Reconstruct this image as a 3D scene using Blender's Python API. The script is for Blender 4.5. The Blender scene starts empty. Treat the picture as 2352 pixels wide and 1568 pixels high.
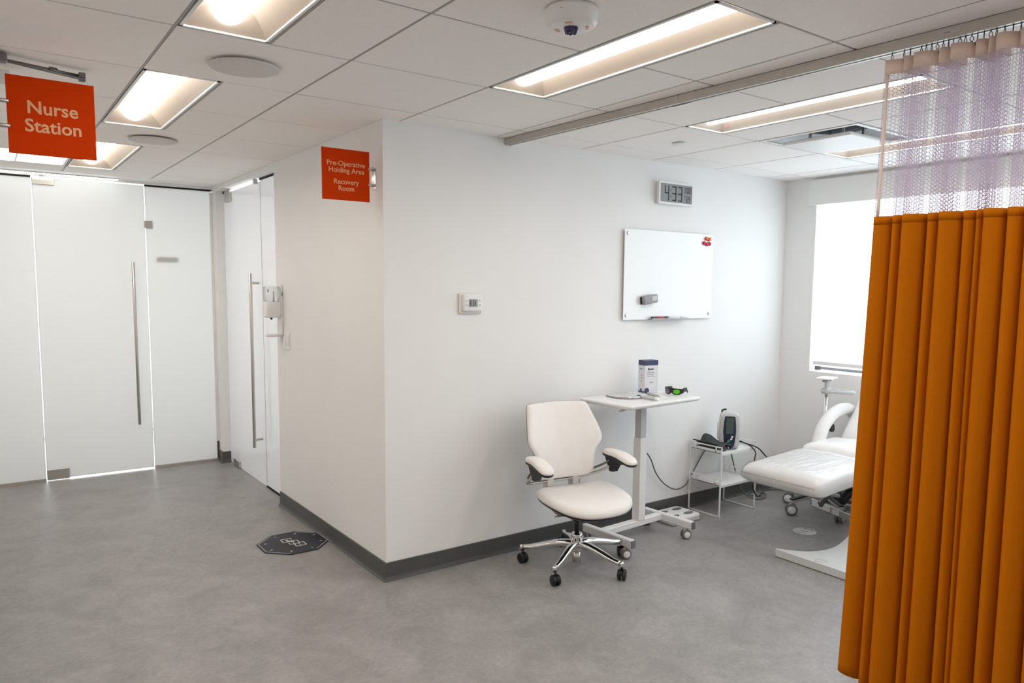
import bpy, bmesh, math, random
from mathutils import Matrix, Vector
random.seed(7)
PI = math.pi
SC = bpy.context.scene
C = SC.collection

# ------------------------------------------------------------------ camera
cam_d = bpy.data.cameras.new('camera'); cam = bpy.data.objects.new('camera', cam_d); C.objects.link(cam)
yaw, pitch, roll = math.radians(36.3316), math.radians(5.5684), math.radians(0.5513)
_d = Vector((math.sin(yaw)*math.cos(pitch), math.cos(yaw)*math.cos(pitch), -math.sin(pitch)))
_r = Vector((math.cos(yaw), -math.sin(yaw), 0)); _u = _r.cross(_d)
_r2 = _r*math.cos(roll)+_u*math.sin(roll); _u2 = -_r*math.sin(roll)+_u*math.cos(roll)
m3 = Matrix((_r2, _u2, -_d)).transposed()
cam.matrix_world = Matrix.Translation((-1.7004, -3.5482, 1.5716)) @ m3.to_4x4()
cam_d.sensor_width = 36.0; cam_d.lens = 1711.845/2352*36.0
cam_d.shift_x = -(1205.887-1176)/2352; cam_d.shift_y = (827.769-784)/2352
cam_d.clip_start = 0.05
SC.camera = cam

# ------------------------------------------------------------------ world, lights, exposure
w = bpy.data.worlds.new('world'); SC.world = w; w.use_nodes = True
w.node_tree.nodes['Background'].inputs[0].default_value = (0.75, 0.86, 1.0, 1)
w.node_tree.nodes['Background'].inputs[1].default_value = 1.0
SC.view_settings.view_transform = 'Standard'; SC.view_settings.look = 'None'
SC.view_settings.gamma = 1.0; SC.view_settings.use_curve_mapping = False
SC.view_settings.exposure = 0.97
SC.cycles.use_denoising = True
SC.cycles.max_bounces = 10; SC.cycles.diffuse_bounces = 7; SC.cycles.transparent_max_bounces = 24
SC.cycles.sample_clamp_indirect = 6.0
LAMP = 8.5                 # emission of the fixture lenses
LAMP_COL = (1.0, 0.895, 0.79)
SHADE = 1.5                 # daylight glowing through the roller shade
SHADE_COL = (0.80, 0.92, 1.0)

def area_lamp(name, loc, rot, sx, sy, power, col):
    l = bpy.data.lights.new(name, 'AREA'); l.shape = 'RECTANGLE'; l.size = sx; l.size_y = sy; l.energy = power; l.color = col
    o = bpy.data.objects.new(name, l); C.objects.link(o); o.location = loc; o.rotation_euler = rot; return o
# area lamps stand in for light in the unseen rooms behind the frosted partitions
area_lamp('daylight_far_room', (-0.6, 5.3, 1.35), (math.radians(-90), 0, 0), 3.0, 2.2, 60, (0.95, 0.98, 1.0))
area_lamp('backlight_side_room', (1.9, 2.45, 1.35), (0, math.radians(90), 0), 2.2, 1.3, 45, (0.97, 0.98, 1.0))  # added lamp that backlights the side door glass

H = 2.414; T = 0.6096; F1 = 0.3048; HX = -0.5219; GY = -0.2195
XE = 3.417                       # window wall
YF = 3.40                        # frosted partition at the end of the corridor
XN = -1.90                       # nurse station wall
XB, YB = -3.6, -5.2              # room behind the camera

# ------------------------------------------------------------------ materials
MATS = {}
def nodes(name):
    m = bpy.data.materials.new(name); m.use_nodes = True; nt = m.node_tree
    for n in list(nt.nodes): nt.nodes.remove(n)
    out = nt.nodes.new('ShaderNodeOutputMaterial'); MATS[name] = m
    return m, nt, out
def pm(name, col, rough=0.5, metal=0.0, var=0.03, scale=30.0, bump=0.0, bscale=200.0, coat=0.0, sheen=0.0, spec=0.5, trans=0.0, ior=1.45, alpha=1.0, aniso=0.0):
    m, nt, out = nodes(name)
    b = nt.nodes.new('ShaderNodeBsdfPrincipled'); nt.links.new(b.outputs[0], out.inputs[0])
    b.inputs['Roughness'].default_value = rough; b.inputs['Metallic'].default_value = metal
    b.inputs['Coat Weight'].default_value = coat; b.inputs['Sheen Weight'].default_value = sheen
    b.inputs['Specular IOR Level'].default_value = spec; b.inputs['Transmission Weight'].default_value = trans
    b.inputs['IOR'].default_value = ior; b.inputs['Alpha'].default_value = alpha
    tc = nt.nodes.new('ShaderNodeTexCoord')
    nz = nt.nodes.new('ShaderNodeTexNoise'); nz.inputs['Scale'].default_value = scale; nz.inputs['Detail'].default_value = 5
    nt.links.new(tc.outputs['Object'], nz.inputs['Vector'])
    cr = nt.nodes.new('ShaderNodeMapRange'); cr.inputs[1].default_value = 0.3; cr.inputs[2].default_value = 0.7
    cr.inputs[3].default_value = 1-var; cr.inputs[4].default_value = 1+var; nt.links.new(nz.outputs[0], cr.inputs[0])
    mx = nt.nodes.new('ShaderNodeVectorMath'); mx.operation = 'SCALE'; mx.inputs[0].default_value = col[:3]
    nt.links.new(cr.outputs[0], mx.inputs['Scale']); nt.links.new(mx.outputs[0], b.inputs['Base Color'])
    if bump:
        bn = nt.nodes.new('ShaderNodeTexNoise'); bn.inputs['Scale'].default_value = bscale; bn.inputs['Detail'].default_value = 3
        nt.links.new(tc.outputs['Object'], bn.inputs['Vector'])
        bp = nt.nodes.new('ShaderNodeBump'); bp.inputs['Strength'].default_value = bump; bp.inputs['Distance'].default_value = 0.004
        nt.links.new(bn.outputs[0], bp.inputs['Height']); nt.links.new(bp.outputs[0], b.inputs['Normal'])
    return m
def emit(name, col, s):
    m, nt, out = nodes(name); e = nt.nodes.new('ShaderNodeEmission'); e.inputs[0].default_value = (*col, 1); e.inputs[1].default_value = s
    nt.links.new(e.outputs[0], out.inputs[0]); return m

pm('wall_paint', (0.865, 0.865, 0.86), 0.55, var=0.012, scale=3, bump=0.06, bscale=260, spec=0.35)
pm('trim_white', (0.86, 0.86, 0.85), 0.4, var=0.01)
pm('cream_enamel', (0.34, 0.30, 0.26), 0.5, var=0.01)
pm('tile_fibre', (0.94, 0.915, 0.89), 0.9, var=0.02, scale=90, bump=0.25, bscale=420, spec=0.1)
pm('grid_metal', (0.36, 0.34, 0.315), 0.45, var=0.02)
pm('diffuser_grey', (0.66, 0.635, 0.61), 0.6, var=0.03, scale=120)
pm('plenum', (0.25, 0.24, 0.23), 0.9)
pm('base_rubber', (0.085, 0.086, 0.085), 0.42, var=0.06, scale=8)
pm('steel', (0.60, 0.58, 0.55), 0.28, 1.0, var=0.05, scale=60)
pm('chrome', (0.78, 0.77, 0.76), 0.10, 1.0, var=0.03)
pm('dark_steel', (0.22, 0.21, 0.21), 0.4, 0.9, var=0.05)
pm('aluminium', (0.56, 0.53, 0.49), 0.42, 0.7, var=0.04)
pm('black_plastic', (0.012, 0.012, 0.013), 0.38, var=0.05)
pm('black_line', (0.006, 0.006, 0.006), 0.7)
pm('grey_plastic', (0.17, 0.17, 0.175), 0.45, var=0.05)
pm('mid_grey', (0.33, 0.33, 0.34), 0.5, var=0.05)
pm('light_grey', (0.56, 0.565, 0.57), 0.45, var=0.03)
pm('white_plastic', (0.84, 0.84, 0.835), 0.35, var=0.01)
pm('white_powder', (0.82, 0.82, 0.82), 0.4, var=0.015, bump=0.05, bscale=500)
pm('white_vinyl', (0.83, 0.80, 0.775), 0.5, var=0.015, scale=20, bump=0.08, bscale=300)
pm('bed_vinyl', (0.84, 0.835, 0.83), 0.42, var=0.02, scale=12)
pm('sign_orange', (0.60, 0.043, 0.0005), 0.6, spec=0.06, var=0.03, scale=20)
pm('sign_edge', (0.75, 0.28, 0.06), 0.4)
pm('sign_letter', (0.80, 0.42, 0.22), 0.5, var=0.01)
pm('tape_beige', (0.84, 0.70, 0.61), 0.8, var=0.04, scale=40, bump=0.1, bscale=500)
pm('hook_metal', (0.10, 0.10, 0.13), 0.35, 0.8)
pm('mat_navy', (0.016, 0.016, 0.028), 0.5, var=0.1)
pm('print_white', (0.70, 0.70, 0.68), 0.5)
pm('print_navy', (0.05, 0.055, 0.13), 0.45, var=0.03)
pm('print_grey', (0.35, 0.35, 0.38), 0.5)
pm('carton', (0.72, 0.72, 0.76), 0.5, var=0.015)
pm('lcd', (0.30, 0.31, 0.31), 0.22, var=0.04)
pm('lcd_green', (0.075, 0.115, 0.105), 0.2, var=0.05)
pm('lcd_dark', (0.035, 0.037, 0.04), 0.35)
pm('monitor_navy', (0.022, 0.024, 0.05), 0.3)
pm('button_green', (0.01, 0.30, 0.20), 0.35)
pm('lens_green', (0.10, 0.50, 0.02), 0.12, var=0.1, scale=25)
pm('cuff_fabric', (0.055, 0.058, 0.065), 0.7, var=0.25, scale=45, bump=0.3, bscale=250)
pm('cable_grey', (0.13, 0.14, 0.145), 0.45)
pm('magnet_orange', (0.80, 0.14, 0.03), 0.4)
pm('magnet_pink', (0.62, 0.02, 0.10), 0.4)
pm('marker_red', (0.45, 0.02, 0.06), 0.4)
pm('mirror_glass', (0.85, 0.86, 0.87), 0.03, 1.0, var=0.0)
pm('glass_board', (0.86, 0.87, 0.87), 0.06, var=0.0, coat=0.6)
pm('lens_purple', (0.06, 0.05, 0.12), 0.1, var=0.3, scale=60)
pm('duct_dark', (0.05, 0.05, 0.055), 0.7)
pm('base_paint', (0.66, 0.68, 0.68), 0.35, var=0.02)
pm('clear_plastic', (0.92, 0.93, 0.93), 0.08, trans=0.85, ior=1.3, var=0.0)
pm('label_faint', (0.72, 0.72, 0.69), 0.5)
pm('led_red', (0.8, 0.02, 0.02), 0.4)
emit('lamp_lens', LAMP_COL, LAMP)
emit('lamp_lens_bay', (0.97, 0.94, 0.90), LAMP)
emit('lamp_flat', (1.0, 0.95, 0.9), 1.6)
emit('led_strip', (1.0, 0.98, 0.95), 7.0)
emit('shade_glow', SHADE_COL, SHADE)
emit('led_indicator', (1.0, 0.08, 0.10), 2.0)

def m_floor():
    m, nt, out = nodes('vinyl_floor'); b = nt.nodes.new('ShaderNodeBsdfPrincipled'); nt.links.new(b.outputs[0], out.inputs[0])
    tc = nt.nodes.new('ShaderNodeTexCoord')
    n1 = nt.nodes.new('ShaderNodeTexNoise'); n1.inputs['Scale'].default_value = 3.2; n1.inputs['Detail'].default_value = 8; n1.inputs['Roughness'].default_value = 0.68
    n1.inputs['Distortion'].default_value = 0.6
    n2 = nt.nodes.new('ShaderNodeTexNoise'); n2.inputs['Scale'].default_value = 55; n2.inputs['Detail'].default_value = 4
    for n in (n1, n2): nt.links.new(tc.outputs['Object'], n.inputs['Vector'])
    r = nt.nodes.new('ShaderNodeValToRGB'); r.color_ramp.elements[0].position = 0.33; r.color_ramp.elements[1].position = 0.68
    r.color_ramp.elements[0].color = (0.240, 0.230, 0.223, 1); r.color_ramp.elements[1].color = (0.345, 0.333, 0.325, 1)
    nt.links.new(n1.outputs[0], r.inputs[0])
    mp = nt.nodes.new('ShaderNodeMapRange'); mp.inputs[1].default_value = 0.3; mp.inputs[2].default_value = 0.7; mp.inputs[3].default_value = 0.93; mp.inputs[4].default_value = 1.07
    nt.links.new(n2.outputs[0], mp.inputs[0])
    n3 = nt.nodes.new('ShaderNodeTexNoise'); n3.inputs['Scale'].default_value = 13; n3.inputs['Detail'].default_value = 9; n3.inputs['Roughness'].default_value = 0.75; n3.inputs['Distortion'].default_value = 1.4
    nt.links.new(tc.outputs['Object'], n3.inputs['Vector'])
    m4 = nt.nodes.new('ShaderNodeMapRange'); m4.inputs[1].default_value = 0.3; m4.inputs[2].default_value = 0.7; m4.inputs[3].default_value = 0.86; m4.inputs[4].default_value = 1.12
    nt.links.new(n3.outputs[0], m4.inputs[0]); mu = nt.nodes.new('ShaderNodeMath'); mu.operation = 'MULTIPLY'; nt.links.new(m4.outputs[0], mu.inputs[0]); nt.links.new(mp.outputs[0], mu.inputs[1])
    v = nt.nodes.new('ShaderNodeVectorMath'); v.operation = 'SCALE'; nt.links.new(r.outputs[0], v.inputs[0]); nt.links.new(mu.outputs[0], v.inputs['Scale'])
    nt.links.new(v.outputs[0], b.inputs['Base Color'])
    mr = nt.nodes.new('ShaderNodeMapRange'); mr.inputs[3].default_value = 0.34; mr.inputs[4].default_value = 0.46; nt.links.new(n1.outputs[0], mr.inputs[0]); nt.links.new(mr.outputs[0], b.inputs['Roughness'])
    bp = nt.nodes.new('ShaderNodeBump'); bp.inputs['Strength'].default_value = 0.05; bp.inputs['Distance'].default_value = 0.002
    nt.links.new(n2.outputs[0], bp.inputs['Height']); nt.links.new(bp.outputs[0], b.inputs['Normal'])
m_floor()
def m_frost(name, col, k, rough):
    m, nt, out = nodes(name)
    tr = nt.nodes.new('ShaderNodeBsdfTranslucent'); tr.inputs[0].default_value = (*col, 1)
    di = nt.nodes.new('ShaderNodeBsdfDiffuse'); di.inputs[0].default_value = (*col, 1)
    gl = nt.nodes.new('ShaderNodeBsdfGlossy'); gl.inputs['Roughness'].default_value = rough
    mx = nt.nodes.new('ShaderNodeMixShader'); mx.inputs[0].default_value = k
    nt.links.new(di.outputs[0], mx.inputs[1]); nt.links.new(tr.outputs[0], mx.inputs[2])
    tc = nt.nodes.new('ShaderNodeTexCoord'); nz = nt.nodes.new('ShaderNodeTexNoise'); nz.inputs['Scale'].default_value = 1.5
    nt.links.new(tc.outputs['Object'], nz.inputs['Vector'])
    fr = nt.nodes.new('ShaderNodeFresnel'); fr.inputs[0].default_value = 1.5
    m2 = nt.nodes.new('ShaderNodeMixShader'); nt.links.new(fr.outputs[0], m2.inputs[0])
    nt.links.new(mx.outputs[0], m2.inputs[1]); nt.links.new(gl.outputs[0], m2.inputs[2]); nt.links.new(m2.outputs[0], out.inputs[0])
m_frost('frosted_glass', (0.87, 0.875, 0.865), 0.55, 0.32)
m_frost('frosted_glass_side', (0.88, 0.885, 0.885), 0.5, 0.06)
def m_fabric():
    m, nt, out = nodes('orange_fabric')
    b = nt.nodes.new('ShaderNodeBsdfPrincipled'); b.inputs['Roughness'].default_value = 0.75; b.inputs['Specular IOR Level'].default_value = 0.08
    tc = nt.nodes.new('ShaderNodeTexCoord'); vo = nt.nodes.new('ShaderNodeTexVoronoi'); vo.inputs['Scale'].default_value = 190; vo.inputs['Randomness'].default_value = 0.25
    nt.links.new(tc.outputs['Object'], vo.inputs['Vector'])
    r = nt.nodes.new('ShaderNodeValToRGB'); r.color_ramp.elements[0].position = 0.18; r.color_ramp.elements[1].position = 0.42
    r.color_ramp.elements[0].color = (0.52, 0.138, 0.001, 1); r.color_ramp.elements[1].color = (0.565, 0.158, 0.001, 1)
    nt.links.new(vo.outputs['Distance'], r.inputs[0]); nt.links.new(r.outputs[0], b.inputs['Base Color'])
    bp = nt.nodes.new('ShaderNodeBump'); bp.inputs['Strength'].default_value = 0.25; bp.inputs['Distance'].default_value = 0.001
    nt.links.new(vo.outputs['Distance'], bp.inputs['Height']); nt.links.new(bp.outputs[0], b.inputs['Normal'])
    tr = nt.nodes.new('ShaderNodeBsdfTranslucent'); nt.links.new(r.outputs[0], tr.inputs[0])
    mx = nt.nodes.new('ShaderNodeMixShader'); mx.inputs[0].default_value = 0.03
    nt.links.new(b.outputs[0], mx.inputs[1]); nt.links.new(tr.outputs[0], mx.inputs[2]); nt.links.new(mx.outputs[0], out.inputs[0])
m_fabric()
def m_cloth(name, col, k):
    m, nt, out = nodes(name)
    tc = nt.nodes.new('ShaderNodeTexCoord'); nz = nt.nodes.new('ShaderNodeTexNoise'); nz.inputs['Scale'].default_value = 60; nt.links.new(tc.outputs['Object'], nz.inputs['Vector'])
    mp = nt.nodes.new('ShaderNodeMapRange'); mp.inputs[3].default_value = 0.94; mp.inputs[4].default_value = 1.06; nt.links.new(nz.outputs[0], mp.inputs[0])
    v = nt.nodes.new('ShaderNodeVectorMath'); v.operation = 'SCALE'; v.inputs[0].default_value = col; nt.links.new(mp.outputs[0], v.inputs['Scale'])
    d = nt.nodes.new('ShaderNodeBsdfDiffuse'); t = nt.nodes.new('ShaderNodeBsdfTranslucent')
    nt.links.new(v.outputs[0], d.inputs[0]); nt.links.new(v.outputs[0], t.inputs[0])
    mx = nt.nodes.new('ShaderNodeMixShader'); mx.inputs[0].default_value = k; nt.links.new(d.outputs[0], mx.inputs[1]); nt.links.new(t.outputs[0], mx.inputs[2]); nt.links.new(mx.outputs[0], out.inputs[0])
m_cloth('tape_cloth', (0.93, 0.80, 0.71), 0.35)
m_cloth('net_thread', (0.86, 0.79, 0.90), 0.4)
def m_film():
    m, nt, out = nodes('clear_film')
    g = nt.nodes.new('ShaderNodeBsdfGlossy'); g.inputs['Roughness'].default_value = 0.12
    t = nt.nodes.new('ShaderNodeBsdfTransparent'); t.inputs[0].default_value = (0.97, 0.97, 0.97, 1)
    f = nt.nodes.new('ShaderNodeFresnel'); f.inputs[0].default_value = 1.4
    tc = nt.nodes.new('ShaderNodeTexCoord'); mp = nt.nodes.new('ShaderNodeMapping'); mp.inputs['Scale'].default_value = (2.6, 9, 6); mp.inputs['Rotation'].default_value = (0, 0, 0.5)
    nz = nt.nodes.new('ShaderNodeTexNoise'); nz.inputs['Scale'].default_value = 1.6; nz.inputs['Detail'].default_value = 4; nz.inputs['Distortion'].default_value = 1.2
    nt.links.new(tc.outputs['Object'], mp.inputs[0]); nt.links.new(mp.outputs[0], nz.inputs['Vector'])
    bp = nt.nodes.new('ShaderNodeBump'); bp.inputs['Strength'].default_value = 0.5; bp.inputs['Distance'].default_value = 0.03
    nt.links.new(nz.outputs[0], bp.inputs['Height'])
    for s in (g, f): nt.links.new(bp.outputs[0], s.inputs['Normal'])
    mn = nt.nodes.new('ShaderNodeMath'); mn.operation = 'MINIMUM'; mn.inputs[1].default_value = 0.30; nt.links.new(f.outputs[0], mn.inputs[0])
    mx = nt.nodes.new('ShaderNodeMixShader'); nt.links.new(mn.outputs[0], mx.inputs[0]); nt.links.new(t.outputs[0], mx.inputs[1]); nt.links.new(g.outputs[0], mx.inputs[2])
    nt.links.new(mx.outputs[0], out.inputs[0])
m_film()

# ------------------------------------------------------------------ mesh helpers
class MB:
    def __init__(s): s.v = []; s.f = []; s.sm = []
    def add(s, vs, fs, smooth=False, M=None):
        k = len(s.v)
        s.v += [tuple(M @ Vector(p)) if M is not None else tuple(p) for p in vs]
        s.f += [tuple(i+k for i in f) for f in fs]; s.sm += [smooth]*len(fs); return s
    def box(s, x0, x1, y0, y1, z0, z1, bev=0.0, seg=1, M=None):
        x0, x1 = min(x0, x1), max(x0, x1); y0, y1 = min(y0, y1), max(y0, y1); z0, z1 = min(z0, z1), max(z0, z1)
        vs = [(x0,y0,z0),(x1,y0,z0),(x1,y1,z0),(x0,y1,z0),(x0,y0,z1),(x1,y0,z1),(x1,y1,z1),(x0,y1,z1)]
        fs = [(0,3,2,1),(4,5,6,7),(0,1,5,4),(1,2,6,5),(2,3,7,6),(3,0,4,7)]
        if bev > 0:
            bm = bmesh.new(); bv = [bm.verts.new(p) for p in vs]
            for f in fs: bm.faces.new([bv[i] for i in f])
            bmesh.ops.bevel(bm, geom=list(bm.edges), offset=bev, segments=seg, affect='EDGES', profile=0.5)
            bm.verts.index_update()
            vs = [tuple(v.co) for v in bm.verts]; fs = [tuple(v.index for v in f.verts) for f in bm.faces]; bm.free()
            return s.add(vs, fs, seg > 1, M)
        return s.add(vs, fs, False, M)
    def prism(s, poly, z0, z1, M=None, smooth=False):      # ccw polygon in xy
        n = len(poly); vs = [(x, y, z0) for x, y in poly]+[(x, y, z1) for x, y in poly]
        fs = [tuple(range(n-1, -1, -1)), tuple(range(n, 2*n))]
        s.add(vs, fs, False, M); k = len(s.v)-2*n
        for i in range(n):
            j = (i+1) % n; s.f.append((k+i, k+j, k+n+j, k+n+i)); s.sm.append(smooth)
        return s
    def lathe(s, prof, n=24, M=None, smooth=True):          # [(r,z)], axis z
        vs = []; fs = []
        for r, z in prof:
            for i in range(n): a = 2*PI*i/n; vs.append((r*math.cos(a), r*math.sin(a), z))
        for k in range(len(prof)-1):
            for i in range(n):
                j = (i+1) % n; fs.append((k*n+i, k*n+j, (k+1)*n+j, (k+1)*n+i))
        s.add(vs, fs, smooth, M)
        if prof[0][0] > 1e-6: s.add(vs[:n], [tuple(range(n-1, -1, -1))], False, M)
        if prof[-1][0] > 1e-6: s.add(vs[-n:], [tuple(range(n))], False, M)
        return s
    def cyl(s, r, z0, z1, n=20, M=None, bev=0.0):
        if bev: return s.lathe([(r-bev, z0), (r, z0+bev), (r, z1-bev), (r-bev, z1)], n, M)
        return s.lathe([(r, z0), (r, z1)], n, M)
    def tube(s, pts, r, n=10, closed=False, M=None, rs=None, flat=1.0):
        P = [Vector(p) for p in pts]; m = len(P); vs = []; fs = []
        up = None
        for k in range(m):
            if closed: t = (P[(k+1) % m]-P[k-1]).normalized()
            else: t = (P[min(k+1, m-1)]-P[max(k-1, 0)]).normalized()
            if up is None:
                up = Vector((0,0,1)) if abs(t.z) < 0.9 else Vector((1,0,0))
            a = (up-t*up.dot(t)).normalized(); up = a; b = t.cross(a)
            rr = rs[k] if rs else r
            for i in range(n):
                q = 2*PI*i/n; vs.append(P[k]+a*math.cos(q)*rr*flat+b*math.sin(q)*rr)
        for k in range(m if closed else m-1):
            for i in range(n):
                j = (i+1) % n; k2 = (k+1) % m; fs.append((k*n+i, k2*n+i, k2*n+j, k*n+j))
        s.add(vs, fs, True, M)
        if not closed:
            s.add(vs[:n], [tuple(range(n))], False, M); s.add(vs[-n:], [tuple(range(n-1, -1, -1))], False, M)
        return s
    def bar(s, a, b, w_, h_, M=None, bev=0.0):                # rectangular bar from a to b
        a = Vector(a); b = Vector(b); t = (b-a); L = t.length; t.normalize()
        up = Vector((0,0,1)) if abs(t.z) < 0.95 else Vector((0,1,0))
        x = t.cross(up).normalized(); z = x.cross(t)
        Q = Matrix((( x.x, t.x, z.x, a.x), (x.y, t.y, z.y, a.y), (x.z, t.z, z.z, a.z), (0,0,0,1)))
        return s.box(-w_/2, w_/2, 0, L, -h_/2, h_/2, bev, 1, (M @ Q) if M is not None else Q)
    def pad(s, outline, layers, fn=None, c=None):             # soft cushion: rings of the outline scaled about c; layers (scale, z)
        n = len(outline)
        cx = sum(p[0] for p in outline)/n if c is None else c[0]; cy = sum(p[1] for p in outline)/n if c is None else c[1]
        vs = []; fs = []
        for sc, z in layers:
            for x, y in outline:
                p = (cx+(x-cx)*sc, cy+(y-cy)*sc, z); vs.append(fn(*p) if fn else p)
        L = len(layers)
        for k in range(L-1):
            for i in range(n):
                j = (i+1) % n; fs.append((k*n+i, k*n+j, (k+1)*n+j, (k+1)*n+i))
        p0 = (cx, cy, layers[0][1]); p1 = (cx, cy, layers[-1][1])
        vs.append(fn(*p0) if fn else p0); vs.append(fn(*p1) if fn else p1)
        for i in range(n):
            j = (i+1) % n; fs.append((L*n, j, i)); fs.append((L*n+1, (L-1)*n+i, (L-1)*n+j))
        return s.add(vs, fs, True)

def spline(pts, k=6, closed=True):
    out = []; n = len(pts)
    rng = range(n) if closed else range(n-1)
    for i in rng:
        if closed: p0, p1, p2, p3 = [Vector(pts[(i+o) % n]) for o in (-1, 0, 1, 2)]
        else: p0, p1, p2, p3 = [Vector(pts[min(max(i+o, 0), n-1)]) for o in (-1, 0, 1, 2)]
        for q in range(k):
            t = q/k
            out.append(tuple(0.5*((2*p1)+(p2-p0)*t+(2*p0-5*p1+4*p2-p3)*t*t+(3*p1-p0-3*p2+p3)*t**3)))
    if not closed: out.append(tuple(pts[-1]))
    return out

MW = {}
def link(o, parent=None, M=None):
    C.objects.link(o)
    if parent is not None: o.parent = parent
    MW[o.name] = MW[parent.name] if parent is not None and M is None else (M or Matrix.Identity(4))
    return o
def mesh(name, mb, mat):
    me = bpy.data.meshes.new(name); me.from_pydata(mb.v, [], mb.f); me.polygons.foreach_set('use_smooth', mb.sm)
    me.materials.append(MATS[mat]); me.update()
    bm = bmesh.new(); bm.from_mesh(me); bmesh.ops.remove_doubles(bm, verts=bm.verts, dist=1e-6)
    bmesh.ops.recalc_face_normals(bm, faces=bm.faces); bm.to_mesh(me); bm.free(); return me
def obj(name, mb, mat, parent=None, world=False, label=None):
    me = mesh(name, mb, mat)
    if world and parent is not None: me.transform(MW[parent.name].inverted())
    o = link(bpy.data.objects.new(name, me), parent)
    if label: o['label'] = label
    return o
def inst(src, parent, M=None):            # shares mesh data
    o = bpy.data.objects.new(src.name.split('.')[0], src.data); C.objects.link(o); o.parent = parent
    if M is not None: o.matrix_local = M
    MW[o.name] = MW[parent.name] if parent is not None else Matrix.Identity(4)
    return o
def tag(o, label, cat, group=None, kind=None):
    o['label'] = label; o['category'] = cat
    if group: o['group'] = group
    if kind: o['kind'] = kind
    return o
def thing(name, label, cat, loc=(0,0,0), rotz=0.0, group=None, kind=None):
    o = bpy.data.objects.new(name, None); o.empty_display_size = 0.1; C.objects.link(o)
    o.location = loc; o.rotation_euler = (0, 0, rotz)
    MW[o.name] = Matrix.Translation(loc) @ Matrix.Rotation(rotz, 4, 'Z')
    return tag(o, label, cat, group, kind)
def struct(name, mb, mat, label, cat, parent=None):
    o = obj(name, mb, mat, parent); return tag(o, label, cat, None, 'structure')
def text(name, body, size, M, mat, parent, align='CENTER', ext=0.0008, spacing=1.0, shear=0.0, bold=0.0, label=None):
    cu = bpy.data.curves.new('t', 'FONT'); cu.body = body; cu.size = size; cu.align_x = align; cu.align_y = 'CENTER'
    cu.extrude = ext; cu.space_character = spacing; cu.shear = shear; cu.offset = bold; cu.resolution_u = 3
    t = bpy.data.objects.new('t', cu); C.objects.link(t)
    dg = bpy.context.evaluated_depsgraph_get(); me = bpy.data.meshes.new_from_object(t.evaluated_get(dg))
    bpy.data.objects.remove(t); bpy.data.curves.remove(cu)
    me.name = name; me.materials.clear(); me.materials.append(MATS[mat])
    me.transform(MW[parent.name].inverted() @ M if parent is not None else M)
    o = link(bpy.data.objects.new(name, me), parent)
    o['label'] = label or ('lettering reading '+body.replace('\n', ' '))
    return o
def TR(x, y, z): return Matrix.Translation((x, y, z))
def RX(a): return Matrix.Rotation(a, 4, 'X')
def RY(a): return Matrix.Rotation(a, 4, 'Y')
def RZ(a): return Matrix.Rotation(a, 4, 'Z')
# frame for print on a wall facing -Y (text x -> +X, up -> +Z)
FY = RX(PI/2)
# ------------------------------------------------------------------ STRUCTURE
struct('floor', MB().box(XB-.1, XE+.2, YB-.1, 5.6, -0.06, 0), 'vinyl_floor', 'mottled grey vinyl floor with a soft sheen', 'floor')
ZT = H+0.22
struct('wall_right', MB().box(0, XE+.12, 0, .12, 0, ZT), 'wall_paint', 'white painted wall carrying the whiteboard and digital clock', 'wall')
mb = MB().box(0, .12, .12, 1.715, 0, ZT).box(0, .12, 1.715, 3.27, 2.372, ZT)
struct('wall_left', mb, 'wall_paint', 'white corridor wall with soap dispenser and switch plate', 'wall')
struct('trim_1', MB().box(0, .12, 3.27, YF+.05, 0, ZT), 'wall_paint', 'narrow white pier between the two frosted glass doors', 'pier')
# window wall with an opening
WY0, WY1, WZ0, WZ1 = -2.55, -0.235, 0.945, 2.215
mb = MB().box(XE, XE+.14, WY1, .12, 0, ZT).box(XE, XE+.14, -2.95, WY0, 0, ZT).box(XE, XE+.14, YB, -4.95, 0, ZT).box(XE, XE+.14, -4.95, -2.95, 0, WZ0).box(XE, XE+.14, -4.95, -2.95, WZ1, ZT).box(XE, XE+.14, WY0, WY1, 0, WZ0).box(XE, XE+.14, WY0, WY1, WZ1, ZT)
struct('wall_end', mb, 'wall_paint', 'white end wall around the bright shaded window', 'wall')
struct('wall_back', MB().box(XB-.1, XE+.14, YB-.12, YB, 0, ZT), 'wall_paint', 'plain white wall behind the viewer', 'wall')
struct('wall_side', MB().box(XB-.12, XB, YB, YF+.06, 0, ZT), 'wall_paint', 'plain white side wall beside the viewer', 'wall')
mb = MB().box(XN-.12, XN, -.9, 2.3, 0, 1.02).box(XN-.75, XN+.01, -.95, 2.35, 1.02, 1.06)
struct('wall_nurse', mb, 'trim_white', 'low white counter wall of the nurse station', 'counter')
# rooms beyond the frosted glass
mb = MB().box(XN-.6, XN-.48, YF, 5.5, 0, ZT).box(XN-.6, 1.4, 5.4, 5.5, 0, ZT).box(1.3, 1.4, YF, 5.5, 0, ZT)
struct('wall_far_room', mb, 'wall_paint', 'white walls of the room glimpsed through the gaps in the end glass', 'wall')
mb = MB().box(.12, 2.1, 1.3, 1.4, 0, ZT).box(2.0, 2.1, 1.4, YF, 0, ZT).box(.12, 2.1, YF-.06, YF, 0, ZT)
struct('wall_side_room', mb, 'wall_paint', 'white walls of the room behind the side glass door', 'wall')
struct('wall_far_left', MB().box(XB, XN, YF, YF+.06, 0, ZT).box(.121, 1.4, YF+.001, YF+.06, 0, ZT), 'wall_paint', 'wall beside the end glass partition', 'wall')

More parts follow.
